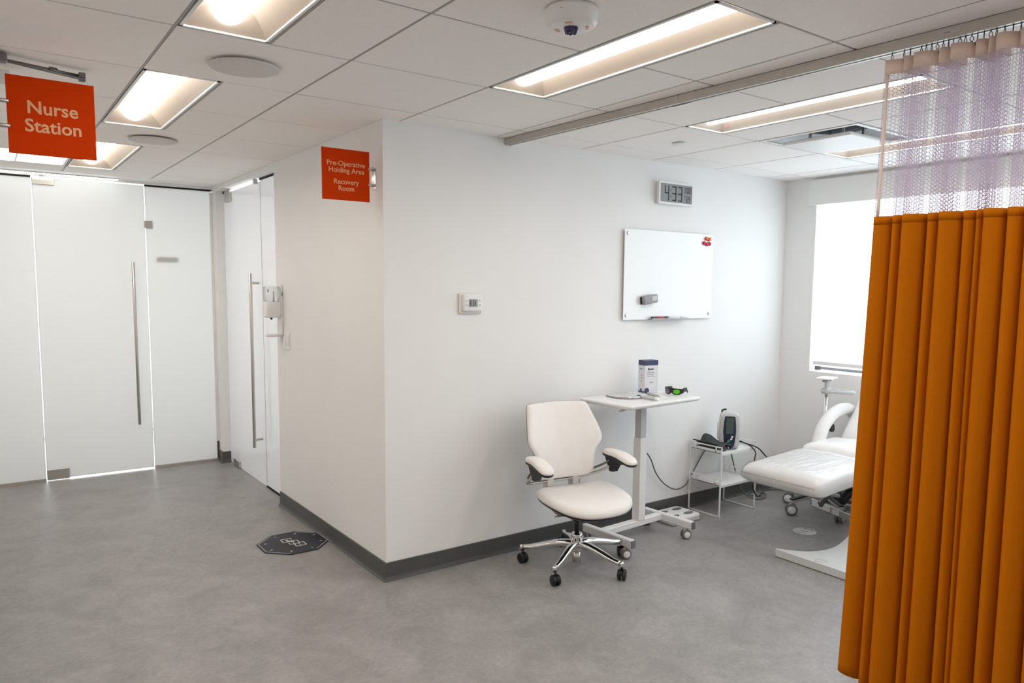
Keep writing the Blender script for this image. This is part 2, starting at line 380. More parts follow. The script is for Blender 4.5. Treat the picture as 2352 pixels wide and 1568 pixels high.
# baseboards (coved rubber profile)
BP = [(0, 0), (.020, 0), (.020, .003), (.012, .010), (.0085, .022), (.008, .098), (.006, .1), (0, .1)]
def base_run(mbx, P0, P1, nrm, e0, e1):
    P0 = Vector((*P0, 0)); P1 = Vector((*P1, 0)); t = (P1-P0).normalized(); nv = Vector((*nrm, 0)); n = len(BP)
    vs = [P0+nv*d-t*d*e0+Vector((0,0,z)) for d, z in BP]+[P1+nv*d+t*d*e1+Vector((0,0,z)) for d, z in BP]
    fs = [tuple(range(n)), tuple(range(2*n-1, n-1, -1))]+[(i, (i+1) % n, n+(i+1) % n, n+i) for i in range(n)]
    mbx.add(vs, fs)
mb = MB(); base_run(mb, (0, 0), (XE, 0), (0, -1), 1, -1)
struct('baseboard_right', mb, 'base_rubber', 'dark grey coved base along the whiteboard wall', 'baseboard')
mb = MB(); base_run(mb, (0, 0), (0, 1.712), (-1, 0), 1, 0)
struct('baseboard_left', mb, 'base_rubber', 'dark grey coved base below the soap dispenser', 'baseboard')
mb = MB(); base_run(mb, (XE, 0), (XE, YB), (-1, 0), -1, 0)
struct('baseboard_end', mb, 'base_rubber', 'dark grey coved base below the window', 'baseboard')
mb = MB(); base_run(mb, (0, 3.27), (0, YF-.01), (-1, 0), 1, 0); base_run(mb, (.068, 3.27), (0, 3.27), (0, -1), 0, 1)
struct('baseboard_pier', mb, 'base_rubber', 'dark grey coved base wrapping the pier between the glass doors', 'baseboard')
mb = MB(); base_run(mb, (XN, -.9), (XN, 2.3), (1, 0), 0, 0)
struct('baseboard_nurse', mb, 'base_rubber', 'dark grey coved base along the nurse station wall', 'baseboard')

# ------------------------------------------------------------------ ceiling: slab, tee bars, tiles
ceil = struct('ceiling', MB().box(XB-.1, XE+.14, YB-.1, 5.5, ZT, ZT+.05), 'plenum', 'suspended ceiling of white mineral tiles in a metal grid', 'ceiling')
def gx(i): return HX+F1*i
def gy(j): return GY+T*j
YSOF = 3.14
LIGHTS = [(-2, -3), (-2, 0), (-2, 3), (2, -3), (6, -3), (10, -3), (-2, -6), (2, -6), (6, -6), (10, -6), (-8, -6), (-8, -3), (-8, 0), (-8, 3)]        # (col, row) 1 ft x 4 ft; those out of view are added to brighten the room
SPECIAL = {(8, -2): 'plaque', (-4, 4): 'flat'}
tile_cache = {}
G = 0.0058                       # half the tee plus the joint
def tile(x0, x1, y0, y1):
    wx, wy = round(x1-x0-2*G, 4), round(y1-y0-2*G, 4)
    if wx < .02 or wy < .02: return
    k = (wx, wy)
    M = TR((x0+x1)/2, (y0+y1)/2, H)
    if k in tile_cache: o = inst(tile_cache[k], ceil, M)
    else:
        b = .002; a, c = wx/2, wy/2
        vs = [(-a+b,-c+b,-.002),(a-b,-c+b,-.002),(a-b,c-b,-.002),(-a+b,c-b,-.002),(-a,-c,0),(a,-c,0),(a,c,0),(-a,c,0),(-a,-c,.014),(a,-c,.014),(a,c,.014),(-a,c,.014)]
        fs = [(0,3,2,1),(0,1,5,4),(1,2,6,5),(2,3,7,6),(3,0,4,7),(4,5,9,8),(5,6,10,9),(6,7,11,10),(7,4,8,11),(8,9,10,11)]
        o = obj('ceiling_tile', MB().add(vs, fs), 'tile_fibre', ceil); o.matrix_local = M; tile_cache[k] = o
bar_cache = {}
def tee(x, y, L, along):
    if L < .03: return
    k = (round(L, 4), along); M = TR(x, y, H)
    if k in bar_cache: inst(bar_cache[k], ceil, M); return
    wd = .0040
    mbx = MB().box(-wd, wd, 0, L, .001, .028) if along == 'y' else MB().box(0, L, -wd, wd, .0016, .026)
    o = obj('grid_bar', mbx, 'grid_metal', ceil); o.matrix_local = M; bar_cache[k] = o
lit = {}
for (i, j) in LIGHTS: lit[(i, j)] = lit[(i, j+1)] = True
for j in range(-9, 6):
    for i in range(-12, 14, 2):
        x0, x1, y0, y1 = gx(i), gx(i+2), gy(j), gy(j+1)
        if y0 > 0 and x0 >= 0: continue
        if x0 >= XE: continue
        if y1 > 0 and y0 < 0:                                     # row at the wall corner
            if x0 >= 0: y1 = 0.0
            elif x1 > 0:                                          # L-shaped tile around the wall corner
                g = G; b = .004
                poly = [(x0+g, y0+g), (x1-g, y0+g), (x1-g, -.004), (-.004, -.004), (-.004, y1-g), (x0+g, y1-g)]
                obj('ceiling_tile', MB().prism(poly, H-.002, H+.014), 'tile_fibre', ceil)
                tee(gx(i), y0, T, 'y'); tee(x0, y0, 2*F1, 'x'); continue
        if j <= -2 and x0 < XB: x0 = XB
        xa, xb, ya, yb = max(x0, XB), min(x1, XE), max(y0, YB), y1
        if ya > 0 or yb > .01: xb = min(xb, 0.0) if y0 > 0 or x1 > 0 and y1 > .01 and x0 < 0 else xb; yb = min(yb, YSOF)
        if yb-ya < .03 or xb-xa < .03: continue
        if abs(xa-gx(i)) < 1e-4: tee(gx(i), ya, yb-ya, 'y')
        if (i, j) in lit:
            tee(gx(i+1), ya, yb-ya, 'y'); tile(gx(i+1), xb, ya, yb); tee(gx(i+1), ya, xb-gx(i+1), 'x')
            if (i, j-1) not in lit: tee(xa, ya, F1, 'x')
            continue
        tee(xa, ya, xb-xa, 'x')
        if (i, j) in SPECIAL: continue
        tile(xa, xb, ya, yb)
tr = MB().box(0, XE, -.014, 0, H-.001, H+.02).box(XE-.014, XE, YB, -.014, H-.001, H+.02).box(-.014, 0, 0, YSOF, H-.001, H+.02)
struct('trim_6', tr, 'trim_white', 'white metal angle where the tiled ceiling meets the walls', 'ceiling trim')
# plasterboard soffit strip above the end glass
struct('trim_2', MB().box(XB, 0, YSOF, YF+.05, H-.002, H+.05), 'wall_paint', 'plain white ceiling strip above the end glass doors', 'ceiling strip')
# far and side rooms: simple lids
struct('ceiling_far_room', MB().box(XN-.5, 1.35, YF+.05, 5.45, H, H+.05).box(.12, 2.05, 1.35, YF, H+.01, H+.06), 'wall_paint', 'white ceiling of the rooms behind the glass doors', 'ceiling')

# ------------------------------------------------------------------ recessed light fixtures
def light_fixture(i, j, label, group='recessed trough lights'):
    x0, y0 = gx(i), gy(j); cx, cy = x0+F1/2, y0+T
    t = thing('ceiling_light', label, 'ceiling light', (cx, cy, H), 0, group)
    a, c = F1/2-.009, T-.009
    fr = MB()
    for (p, q, r_, s_) in ((-a, a, -c, -c+.010), (-a, a, c-.010, c), (-a, -a+.010, -c, c), (a-.010, a, -c, c)): fr.box(p, q, r_, s_, -.002, .003)
    obj('trim_frame', fr, 'trim_white', t)
    rf = MB(); ai, ci = a-.006, c-.006; prof = []
    for k in range(9):
        u = k/8; prof.append((ai-(ai-.045)*u, .003+.069*math.sin(u*PI/2)))
    for sgn in (-1, 1):
        vs = []; fs = []
        for px, pz in prof: vs += [(sgn*px, -ci+.07*(pz-.003)/.069, pz), (sgn*px, ci-.07*(pz-.003)/.069, pz)]
        for k in range(8): fs.append((2*k, 2*k+1, 2*k+3, 2*k+2))
        rf.add(vs, fs, True)
        ev = []; ef = []
        for px, pz in prof: ev += [(-px, sgn*(ci-.07*(pz-.003)/.069), pz), (px, sgn*(ci-.07*(pz-.003)/.069), pz)]
        for k in range(8): ef.append((2*k, 2*k+1, 2*k+3, 2*k+2))
        rf.add(ev, ef, False)
    rf.box(-.06, .06, -ci+.06, ci-.06, .073, .085)
    obj('reflector', rf, 'cream_enamel', t)
    ln = MB(); n = 14; vs = []; L = ci-.035; prof = [(-.058*math.cos(PI*k/n), .070-.050*math.sin(PI*k/n)) for k in range(n+1)]
    for yy in (-L, L):
        for px, pz in prof: vs.append((px, yy, pz))
    fs = [(k, k+1, n+2+k, n+1+k) for k in range(n)]+[tuple(range(n+1)), tuple(range(2*n+1, n, -1))]
    ln.add(vs, fs, True); obj('lamp_lens', ln, 'lamp_lens_bay' if i >= 6 else 'lamp_lens', t)
    return t
LBL = {(-2,-3): 'long trough light nearest the viewer in the corridor ceiling', (-2,0): 'second trough light along the corridor, right of the Nurse Station sign',
       (-2,3): 'far corridor trough light partly hidden by the Nurse Station sign', (2,-3): 'bright trough light in the middle, beside the smoke detector',
       (6,-3): 'trough light beyond the curtain track with a red indicator', (10,-3): 'trough light deepest in the bay, beside the square air diffuser',
       (-2,-6): 'added trough light, unseen overhead behind the viewer', (2,-6): 'added trough light, unseen behind the viewer in line with the middle one', (6,-6): 'added trough light out of view behind the curtain', (10,-6): 'added trough light out of view deep behind the curtain', (-8,-6): 'added trough light, unseen overhead left of the viewer', (-8,-3): 'added unseen trough light over the nurse station nearest the viewer', (-8,0): 'middle of the added unseen trough lights over the nurse station', (-8,3): 'far one of the added unseen trough lights over the nurse station'}
for (i, j) in LIGHTS:
    t = light_fixture(i, j, LBL[(i, j)])
    if (i, j) == (6, -3):
        mb = MB().lathe([(.0001, -.004), (.004, -.003), (.005, .004)], 10, TR(.10, T-.075, .022)); obj('indicator', mb, 'led_indicator', t, label='tiny red indicator lamp')
t = thing('ceiling_panel_light', 'flat white panel light behind the Nurse Station sign', 'ceiling light', (gx(-3), gy(4)+T/2, H), 0)
mb = MB()
for (p, q, r_, s_) in ((-.295, .295, -.295, -.28), (-.295, .295, .28, .295), (-.295, -.28, -.28, .28), (.28, .295, -.28, .28), (-.004, .004, -.28, .28)): mb.box(p, q, r_, s_, -.002, .02)
obj('trim_frame', mb, 'trim_white', t); obj('lamp_lens', MB().box(-.28, .28, -.28, .28, .006, .012), 'lamp_flat', t)

# linear LED strip at the head of the end glass
t = thing('led_batten', 'thin glowing light strip above the end glass door', 'light strip', (-1.19, 3.29, H), 0)
obj('housing', MB().box(-.46, .46, -.014, .014, -.012, 0), 'trim_white', t)
obj('lamp_lens', MB().box(-.455, .455, -.010, .010, -.018, -.0125, .003), 'led_strip', t)

# round diffusers
for (yy, lb) in ((gy(-1)+T/2, 'near round ceiling air diffuser with a sooty smudge at its edge'), (gy(2)+T/2, 'far round ceiling air diffuser, before the far light')):
    t = thing('air_diffuser', lb, 'air diffuser', (gx(-1), yy, H), 0, 'round ceiling diffusers')
    obj('plate', MB().lathe([(.0001, -.020), (.10, -.020), (.128, -.016), (.131, -.013), (.128, -.011), (.0001, -.011)], 40), 'diffuser_grey', t)
    obj('neck', MB().lathe([(.05, -.011), (.05, -.005), (.075, -.0041)], 32), 'mid_grey', t)
# smoke detector
t = thing('smoke_detector', 'round white smoke detector with dark lens at the top of the picture', 'smoke detector', (-.205, -1.735, H-.004), 0)
obj('body', MB().lathe([(.080, 0), (.081, -.010), (.078, -.040), (.070, -.050), (.066, -.052), (.0001, -.054)], 40), 'white_plastic', t)
mb = MB()
for k in range(6):
    a = k*PI/3; mb.lathe([(.0001, -.072), (.006, -.070), (.009, -.060), (.009, -.050)], 10, TR(.013*math.cos(a), .013*math.sin(a), 0))
mb.lathe([(.021, -.056), (.023, -.054), (.023, -.050)], 18)
obj('lens', mb, 'lens_purple', t)
obj('vent_slot', MB().box(-.006, .006, -.002, .002, -.003, .003, M=TR(-.0772*.85, -.0772*.53, -.018) @ RZ(-.9)), 'black_line', t)
for k in (0.4, 2.3, 4.0): obj('warning_print', MB().box(-.012, .012, -.004, .004, -.0545, -.0535, M=RZ(k) @ TR(0, .048, 0)), 'sign_letter', t)
# sprinkler cover
t = thing('sprinkler_cover', 'small round white cover plate flush in the bay ceiling', 'sprinkler cover', (gx(7), gy(-1)+T/2, H-.004), 0)
obj('plate', MB().lathe([(.0001, -.009), (.038, -.009), (.041, -.006), (.041, -.003), (.030, 0)], 32), 'trim_white', t)
# square plaque diffuser
t = thing('plaque_diffuser', 'square ceiling air diffuser with a hung white plaque and dark duct', 'air diffuser', (gx(9), gy(-2)+T/2, H), 0)
mb = MB()
for sgn in (-1, 1):
    mb.box(-.295, .295, sgn*.27, sgn*.295, -.003, .004); mb.box(sgn*.27, sgn*.295, -.27, .27, -.003, .004)
obj('frame', mb, 'trim_white', t)
mb = MB(); nn = 32; vs = []; fs = []
for k in range(nn):
    a = 2*PI*k/nn; ca, sa = math.cos(a), math.sin(a); s_ = .27/max(abs(ca), abs(sa)); vs += [(ca*s_, sa*s_, .004), (ca*.21, sa*.21, .060), (ca*.175, sa*.175, .062)]
for k in range(nn):
    q = (k+1) % nn; fs += [(3*k, 3*q, 3*q+1, 3*k+1), (3*k+1, 3*q+1, 3*q+2, 3*k+2)]
mb.add(vs, fs, True); obj('back_pan', mb, 'light_grey', t)
obj('duct', MB().lathe([(.0001, .17), (.174, .17), (.174, .062)], 32), 'duct_dark', t)
obj('plaque', MB().box(-.205, .205, -.205, .205, -.030, -.012, .004), 'trim_white', t)
for sx in (-1, 1):
    for sy in (-1, 1): obj('hanger', MB().box(sx*.10-.006, sx*.10+.006, sy*.10-.006, sy*.10+.006, -.012, .165), 'steel', t)

# ------------------------------------------------------------------ frosted glass doors and fixed panes
def pane(x0, x1, y0, y1, z0, z1): return MB().box(x0, x1, y0, y1, z0, z1, .0015)
d = thing('door_1', 'wide frosted glass door with a long vertical bar handle at the corridor end', 'door', (-1.313, YF, 0), 0, None, 'structure')
obj('glass', pane(-1.313, -.537, YF-.006, YF+.006, .012, 2.384), 'frosted_glass', d, True)
obj('top_hinge', MB().box(-1.311, -1.166, YF-.018, YF+.018, 2.33, 2.386, .002), 'steel', d, True)
obj('bottom_hinge', MB().box(-1.311, -1.160, YF-.018, YF+.018, .008, .092, .002), 'steel', d, True)
hd = obj('handle', MB().cyl(.0125, .40, 1.75, 18, TR(-.645, YF-.062, 0), .002), 'steel', d, True)
obj('standoff', MB().cyl(.008, 0, .05, 12, TR(-.645, YF-.056, 1.60) @ RX(-PI/2)), 'steel', hd, True)
obj('standoff', MB().cyl(.008, 0, .05, 12, TR(-.645, YF-.056, .55) @ RX(-PI/2)), 'steel', hd, True)
d = thing('window_1', 'fixed frosted glass pane left of the end door', 'glass panel', (XN, YF, 0), 0, None, 'structure')
obj('glass', pane(XN+.004, -1.320, YF-.006, YF+.006, .018, 2.380), 'frosted_glass', d, True)
obj('sill_channel', MB().box(XN+.004, -1.319, YF-.016, YF+.016, 0, .022), 'aluminium', d, True)
obj('head_gap', MB().box(XN+.004, -1.319, YF-.012, YF+.012, 2.379, 2.392), 'black_line', d, True)
d = thing('window_2', 'fixed frosted glass pane right of the end door with a faint label', 'glass panel', (-.53, YF, 0), 0, None, 'structure')
obj('glass', pane(-.530, -.018, YF-.006, YF+.006, .018, 2.380), 'frosted_glass', d, True)
obj('sill_channel', MB().box(-.53, -.004, YF-.016, YF+.016, 0, .022), 'aluminium', d, True)
obj('head_gap', MB().box(-.53, -.004, YF-.012, YF+.012, 2.379, 2.392), 'black_line', d, True)
obj('lock_patch', MB().box(-.541, -.480, YF-.016, YF+.016, 2.035, 2.097, .002), 'steel', d, True)
obj('label_strip', MB().box(-.458, -.286, YF+.010, YF+.012, 1.757, 1.801), 'label_faint', d, True)
obj('end_stop', MB().box(-.018, -.002, YF-.018, YF-.002, .18, 2.372), 'trim_white', d, True)
obj('end_stop_foot', MB().box(-.018, -.002, YF-.018, YF-.002, .022, .18), 'base_rubber', d, True)
d = thing('trim_3', 'white head rail over the end glass with a pivot pin', 'head rail', (-.9, YF, 0), 0, None, 'structure')
obj('rail', MB().box(XN, 0, YF-.03, YF+.03, 2.392, H-.002), 'trim_white', d, True)
obj('pivot_pin', MB().box(-1.262, -1.238, YF-.045, YF-.031, 2.388, 2.405), 'dark_steel', d, True)

XG = .072
d = thing('door_2', 'frosted glass side door with a long bar handle in the corridor wall', 'door', (XG, 3.24, 0), 0, None, 'structure')
obj('glass', pane(XG-.006, XG+.006, 2.249, 3.2695, .003, 2.352), 'frosted_glass_side', d, True)
hd = obj('handle', MB().cyl(.0125, .304, 1.661, 18, TR(.004, 2.335, 0), .002), 'steel', d, True)
for zz in (1.588, .367): obj('standoff', MB().cyl(.009, 0, .064, 12, TR(.005, 2.335, zz) @ RY(PI/2)), 'steel', hd, True)
obj('top_hinge', MB().box(XG-.024, XG+.018, 3.02, 3.18, 2.27, 2.366, .002), 'steel', d, True)
obj('bottom_hinge', MB().box(XG-.024, XG+.018, 2.96, 3.13, .006, .060, .002), 'steel', d, True)
obj('keeper', MB().box(XG-.036, XG-.008, 2.285, 2.325, 2.335, 2.370, .002), 'steel', d, True)
d = thing('window_3', 'narrow fixed frosted pane beside the side door', 'glass panel', (XG, 2.0, 0), 0, None, 'structure')
obj('glass', pane(XG-.006, XG+.006, 1.718, 2.241, .014, 2.358), 'frosted_glass_side', d, True)
obj('head_gap', MB().box(XG-.012, XG+.012, 1.716, 2.245, 2.360, 2.372), 'black_line', d, True)
obj('joint_gasket', MB().box(XG+.0065, XG+.010, 2.238, 2.252, .012, 2.352), 'black_line', d, True)
obj('sill_gap', MB().box(XG-.010, XG+.010, 1.716, 2.245, 0, .012), 'black_line', d, True)
struct('trim_4', MB().box(XG-.012, XG+.012, 3.2, 3.27, 2.352, 2.372), 'black_line', 'short dark gasket above the side door hinge', 'gasket')

# ------------------------------------------------------------------ window with shade
d = thing('window_4', 'bright window covered by a glowing white roller shade', 'window', (XE, -1.4, WZ0), 0, None, 'structure')
fr = MB().box(XE+.001, XE+.13, WY1-.028, WY1, WZ0, WZ1).box(XE+.001, XE+.13, WY0, WY0+.028, WZ0, WZ1)
obj('jamb', fr, 'trim_white', d, True)
obj('window_sill', MB().box(XE+.0005, XE+.13, WY0, WY1, WZ0-.012, WZ0+.014), 'trim_white', d, True)
obj('glazing_bar', MB().box(XE+.05, XE+.075, WY0+.03, WY1-.06, WZ0+.030, WZ0+.050), 'mid_grey', d, True)
obj('latch', MB().box(XE+.040, XE+.070, WY1-.085, WY1-.050, WZ0+.024, WZ0+.054), 'grey_plastic', d, True)
obj('pane', MB().box(XE+.11, XE+.12, WY0+.028, WY1-.028, WZ0+.014, WZ1), 'shade_glow', d, True, 'window glass blown out by daylight')
sh = thing('roller_shade', 'white roller shade with fascia lowered over the window', 'roller shade', (XE, -1.4, WZ1), 0)
obj('cloth', MB().box(XE+.022, XE+.024, WY0+.045, WY1-.045, 1.040, WZ1+.03), 'shade_glow', sh, True)
obj('hem_bar', MB().box(XE+.016, XE+.030, WY0+.045, WY1-.045, 1.012, 1.040, .003), 'trim_white', sh, True)
obj('fascia', MB().box(XE-.035, XE-.002, WY0-.02, WY1+.022, 2.207, 2.392, .002), 'trim_white', sh, True)

d = thing('fill_window', 'added window out of view that brings in extra daylight', 'window', (XE, -3.95, WZ0), 0, None, 'structure')  # out of view, added as an extra source of daylight
obj('window_sill', MB().box(XE-.012, XE+.13, -4.95, -2.95, WZ0-.014, WZ0+.014, .002), 'trim_white', d, True)
obj('pane', MB().box(XE+.022, XE+.024, -4.95, -2.95, WZ0+.014, WZ1), 'shade_glow', d, True, 'glowing sheet added to brighten the room')
# ------------------------------------------------------------------ signs
def blade_sign(name, label, cx, cy, cz, lines, right, bold=.0004):
    t = thing(name, label, 'sign', (cx, cy, cz-.127), 0)
    obj('panel', MB().box(cx-.127, cx+.127, cy-.003, cy+.003, cz-.127, cz+.127, .001), 'sign_orange', t, True)
    for body, size, dz, dx in lines:
        text('lettering', body, size, TR(cx+dx, cy-.0036, cz+dz) @ FY, 'sign_letter', t, ext=.0003, bold=bold)
    s_ = 1 if right else -1
    xw = 0.0 if right else -1.632
    for dz in (.040, -.040):
        obj('standoff', MB().cyl(.007, 0, abs(xw-(cx+s_*.120))-.001, 14, TR(cx+s_*.120, cy+.0, cz+dz) @ RY(PI/2*s_), .001), 'steel', t, True)
    obj('wall_plate', MB().box(xw-s_*.001, xw-s_*.010, cy-.016, cy+.016, cz-.058, cz+.055, .001), 'clear_plastic', t, True)
    return t
blade_sign('hanging_sign', 'orange square sign reading Pre-Operative Holding Area and Recovery Room', -.157, .098, 2.132,
           [('Pre-Operative', .0355, .054, 0), ('Holding Area', .0355, .021, .002), ('Recovery', .0355, -.036, 0), ('Room', .0355, -.069, 0)], True)
blade_sign('hanging_sign', 'orange square sign reading Nurse Station hung at the upper left', -1.461, -.5, 2.128,
           [('Nurse', .059, .027, .002), ('Station', .059, -.033, .003)], False, .0011)
# overhead stay rods of the nurse station
t = thing('overhead_stay', 'dark metal stay rod under the ceiling above the Nurse Station sign', 'metal rod', (-1.46, -.09, 2.37), 0)
obj('rod', MB().tube([(-1.66, -.13, 2.392), (-1.32, -.052, 2.386)], .0065, 10), 'dark_steel', t, True)
obj('rod', MB().tube([(-1.66, -.150, 2.388), (-1.315, -.072, 2.372)], .0055, 10), 'dark_steel', t, True)
obj('sleeve', MB().tube([(-1.43, -.078, 2.389), (-1.405, -.072, 2.3885)], .0115, 12), 'dark_steel', t, True)
obj('end_clip', MB().box(-1.332, -1.308, -.075, -.048, 2.364, 2.398, .003), 'dark_steel', t, True)
obj('mount', MB().box(-1.665, -1.565, -.165, -.115, 2.375, 2.405, .004), 'dark_steel', t, True)
struct('trim_5', MB().box(XN, -1.632, -.58, .12, 1.96, ZT).box(-1.632, -1.556, -.02, .12, 2.322, 2.378), 'trim_white', 'boxed beam at the nurse station that carries the Nurse Station sign', 'beam')

# ------------------------------------------------------------------ wall things, corridor
YD = 1.617
t = thing('soap_dispenser', 'white wall soap dispenser with clear tank and drip tray on the corridor wall', 'dispenser', (0, YD, 1.22), 0)
obj('back_plate', MB().box(-.014, -.0005, YD-.040, YD+.050, 1.235, 1.575, .004, 2), 'white_plastic', t, True)
obj('tank', MB().box(-.112, -.016, YD-.042, YD+.048, 1.462, 1.566, .012, 2), 'clear_plastic', t, True)
obj('pump_tube', MB().cyl(.006, 1.47, 1.53, 10, TR(-.055, YD, 0)), 'white_plastic', t, True)
obj('body', MB().box(-.112, -.014, YD-.044, YD+.050, 1.352, 1.462, .012, 2), 'white_plastic', t, True)
obj('nozzle', MB().lathe([(.006, 1.338), (.010, 1.352)], 12, TR(-.070, YD, 0)), 'black_plastic', t, True)
obj('clip', MB().box(-.013, -.006, YD-.046, YD-.041, 1.500, 1.525), 'mid_grey', t, True)
mb = MB().pad([(x, y) for x, y, z in spline([(-.112, YD+.004, 0), (-.09, YD-.036, 0), (-.04, YD-.04, 0), (-.003, YD-.036, 0), (-.003, YD+.044, 0), (-.04, YD+.048, 0), (-.09, YD+.044, 0)], 4)], [(.90, 1.221), (1.0, 1.228), (1.0, 1.233), (.93, 1.235), (.90, 1.231)])
obj('drip_tray', mb, 'white_plastic', t, True)
obj('print_mark', MB().box(-.106, -.098, YD-.0435, YD-.0425, 1.525, 1.547), 'print_grey', t, True)
t = thing('light_switch', 'white double rocker switch plate near the soap dispenser', 'switch', (0, 1.505, 1.195), 0)
obj('plate', MB().box(-.006, -.0005, 1.447, 1.563, 1.138, 1.253, .002), 'white_plastic', t, True)
for dy in (-.023, .023): obj('rocker', MB().box(-.011, -.006, 1.505+dy-.0165, 1.505+dy+.0165, 1.162, 1.229, .002), 'white_plastic', t, True)
# thermostat
t = thing('thermostat', 'white thermostat with small grey screen on the wall near the corner', 'thermostat', (.517, 0, 1.425), 0)
obj('back_plate', MB().box(.446, .590, -.012, -.0005, 1.424, 1.540, .010, 3), 'white_plastic', t, True)
obj('body', MB().box(.462, .588, -.032, -.010, 1.437, 1.534, .010, 3), 'white_plastic', t, True)
obj('screen', MB().box(.497, .552, -.0340, -.0325, 1.464, 1.506), 'lcd', t, True)
obj('screen_digits', MB().box(.505, .511, -.0345, -.0340, 1.470, 1.500).box(.521, .525, -.0345, -.0340, 1.466, 1.504).box(.533, .539, -.0345, -.0340, 1.470, 1.498), 'lcd_dark', t, True)
for bx_, bz in ((.481, 1.495), (.481, 1.475), (.567, 1.498), (.567, 1.474)): obj('button', MB().box(bx_-.006, bx_+.006, -.034, -.032, bz-.0045, bz+.0045, .001), 'light_grey', t, True)

# clock
t = thing('digital_clock', 'white framed digital wall clock showing 4:33 above the whiteboard', 'clock', (2.14, 0, 2.14), 0)
cx0, cx1, cz0, cz1 = 1.962, 2.296, 2.137, 2.284
obj('case', MB().box(cx0+.012, cx1+.012, -.036, -.0005, cz0, cz1, .006, 2), 'white_plastic', t, True)
mb = MB().box(cx0, cx1, -.042, -.034, cz0, cz0+.013).box(cx0, cx1, -.042, -.034, cz1-.013, cz1).box(cx0, cx0+.013, -.042, -.034, cz0+.013, cz1-.013).box(cx1-.013, cx1, -.042, -.034, cz0+.013, cz1-.013)
obj('bezel', mb, 'white_plastic', t, True)
obj('screen', MB().box(cx0+.013, cx1-.013, -.0385, -.036, cz0+.013, cz1-.013), 'lcd', t, True)
SEG = {'0': 'abcdef', '1': 'bc', '2': 'abged', '3': 'abgcd', '4': 'fgbc', '7': 'abc', 'F': 'afge', 'M': 'efabc', 'O': 'abcdef', 'N': 'efabc'}
def seven(mbx, ch, x, z, w_, h_, th, y):
    S = {'a': (x, x+w_, z+h_-th, z+h_), 'g': (x, x+w_, z+h_/2-th/2, z+h_/2+th/2), 'd': (x, x+w_, z, z+th), 'f': (x, x+th, z+h_/2, z+h_), 'e': (x, x+th, z, z+h_/2), 'b': (x+w_-th, x+w_, z+h_/2, z+h_), 'c': (x+w_-th, x+w_, z, z+h_/2)}
    for s_ in SEG[ch]: q = S[s_]; mbx.box(q[0], q[1], y-.0006, y, q[2], q[3])
mb = MB(); yq = -.0386
for k, ch in enumerate('433'): seven(mb, ch, 2.020+k*.058+(.012 if k else 0), 2.160, .040, .098, .009, yq)
mb.box(2.071, 2.077, yq-.0006, yq, 2.185, 2.193).box(2.071, 2.077, yq-.0006, yq, 2.226, 2.234)
obj('time_digits', mb, 'lcd_dark', t, True, 'dark liquid crystal digits 4:33')
mb = MB()
for k, ch in enumerate('MON'): seven(mb, ch, 2.212+k*.023, 2.217, .018, .040, .004, yq)
for k, ch in enumerate('72F'): seven(mb, ch, 2.212+k*.023, 2.160, .018, .040, .004, yq)
obj('side_digits', mb, 'lcd_dark', t, True, 'small liquid crystal letters MON and 72F')

# whiteboard
t = thing('whiteboard', 'frameless white glass marker board on the wall below the clock', 'whiteboard', (2.13, 0, 1.367), 0)
bx0, bx1, bz0, bz1 = 1.680, 2.545, 1.369, 1.958
obj('board', MB().box(bx0, bx1, -.022, -.017, bz0, bz1, .001), 'glass_board', t, True)
for sx, sz in ((1.708, 1.930), (1.706, 1.399), (2.520, 1.930), (2.520, 1.401)):
    obj('stud', MB().cyl(.011, 0, .006, 18, TR(sx, -.0225, sz) @ RX(PI/2), .002), 'steel', t, True)
    obj('wall_spacer', MB().cyl(.009, 0, .0164, 12, TR(sx, -.0006, sz) @ RX(PI/2)), 'steel', t, True)
obj('pen_ledge', MB().box(1.905, 2.270, -.060, -.0225, 1.368, 1.372).box(1.905, 2.270, -.062, -.058, 1.368, 1.380), 'clear_plastic', t, True)
for k, (mx_, mz, mt, wd) in enumerate(((2.462, 1.928, 'magnet_orange', 'upper left orange'), (2.489, 1.923, 'magnet_orange', 'upper right orange'), (2.440, 1.896, 'magnet_pink', 'leftmost crimson'), (2.468, 1.889, 'magnet_pink', 'middle crimson'), (2.495, 1.893, 'magnet_pink', 'rightmost crimson'))):
    o = obj('magnet', MB().lathe([(.011, 0), (.013, .003), (.013, .010), (.010, .014), (.0001, .015)], 18, TR(mx_, -.0225, mz) @ RX(PI/2)), mt)
    tag(o, wd+' round magnet in the top corner of the whiteboard', 'magnet', 'magnets on the whiteboard')
t = thing('board_eraser', 'grey whiteboard eraser stuck at the lower left of the board', 'eraser', (1.895, -.023, 1.503), 0)
EM = TR(1.895, -.0235, 1.503) @ RY(-.14)
obj('felt', MB().box(-.068, .062, -.014, 0, -.026, .026, .004, 1, EM), 'black_plastic', t, True)
obj('body', MB().box(-.066, .066, -.040, -.012, -.028, .028, .009, 3, EM), 'mid_grey', t, True)
obj('grip', MB().box(.002, .050, -.0425, -.036, -.013, .018, .003, 2, EM), 'light_grey', t, True)
for (px, c1, c2, lb, dy) in ((1.965, 'black_plastic', 'marker_red', 'red marker pen with black cap on the board ledge', 0), (2.085, 'black_plastic', 'white_plastic', 'white marker pen with black cap on the board ledge', .0), (2.200, 'white_plastic', 'white_plastic', 'thin white marker pen at the right end of the ledge', .0)):
    t = thing('marker_pen', lb, 'marker', (px, -.04, 1.373), 0, 'markers on the ledge')
    Q = TR(px-.045, -.042, 1.3805) @ RY(PI/2)
    obj('barrel', MB().lathe([(.0078, .035), (.0078, .115), (.006, .120)], 14, Q), c2, t, True)
    obj('cap', MB().lathe([(.007, 0), (.0082, .004), (.0082, .036)], 14, Q), c1, t, True)

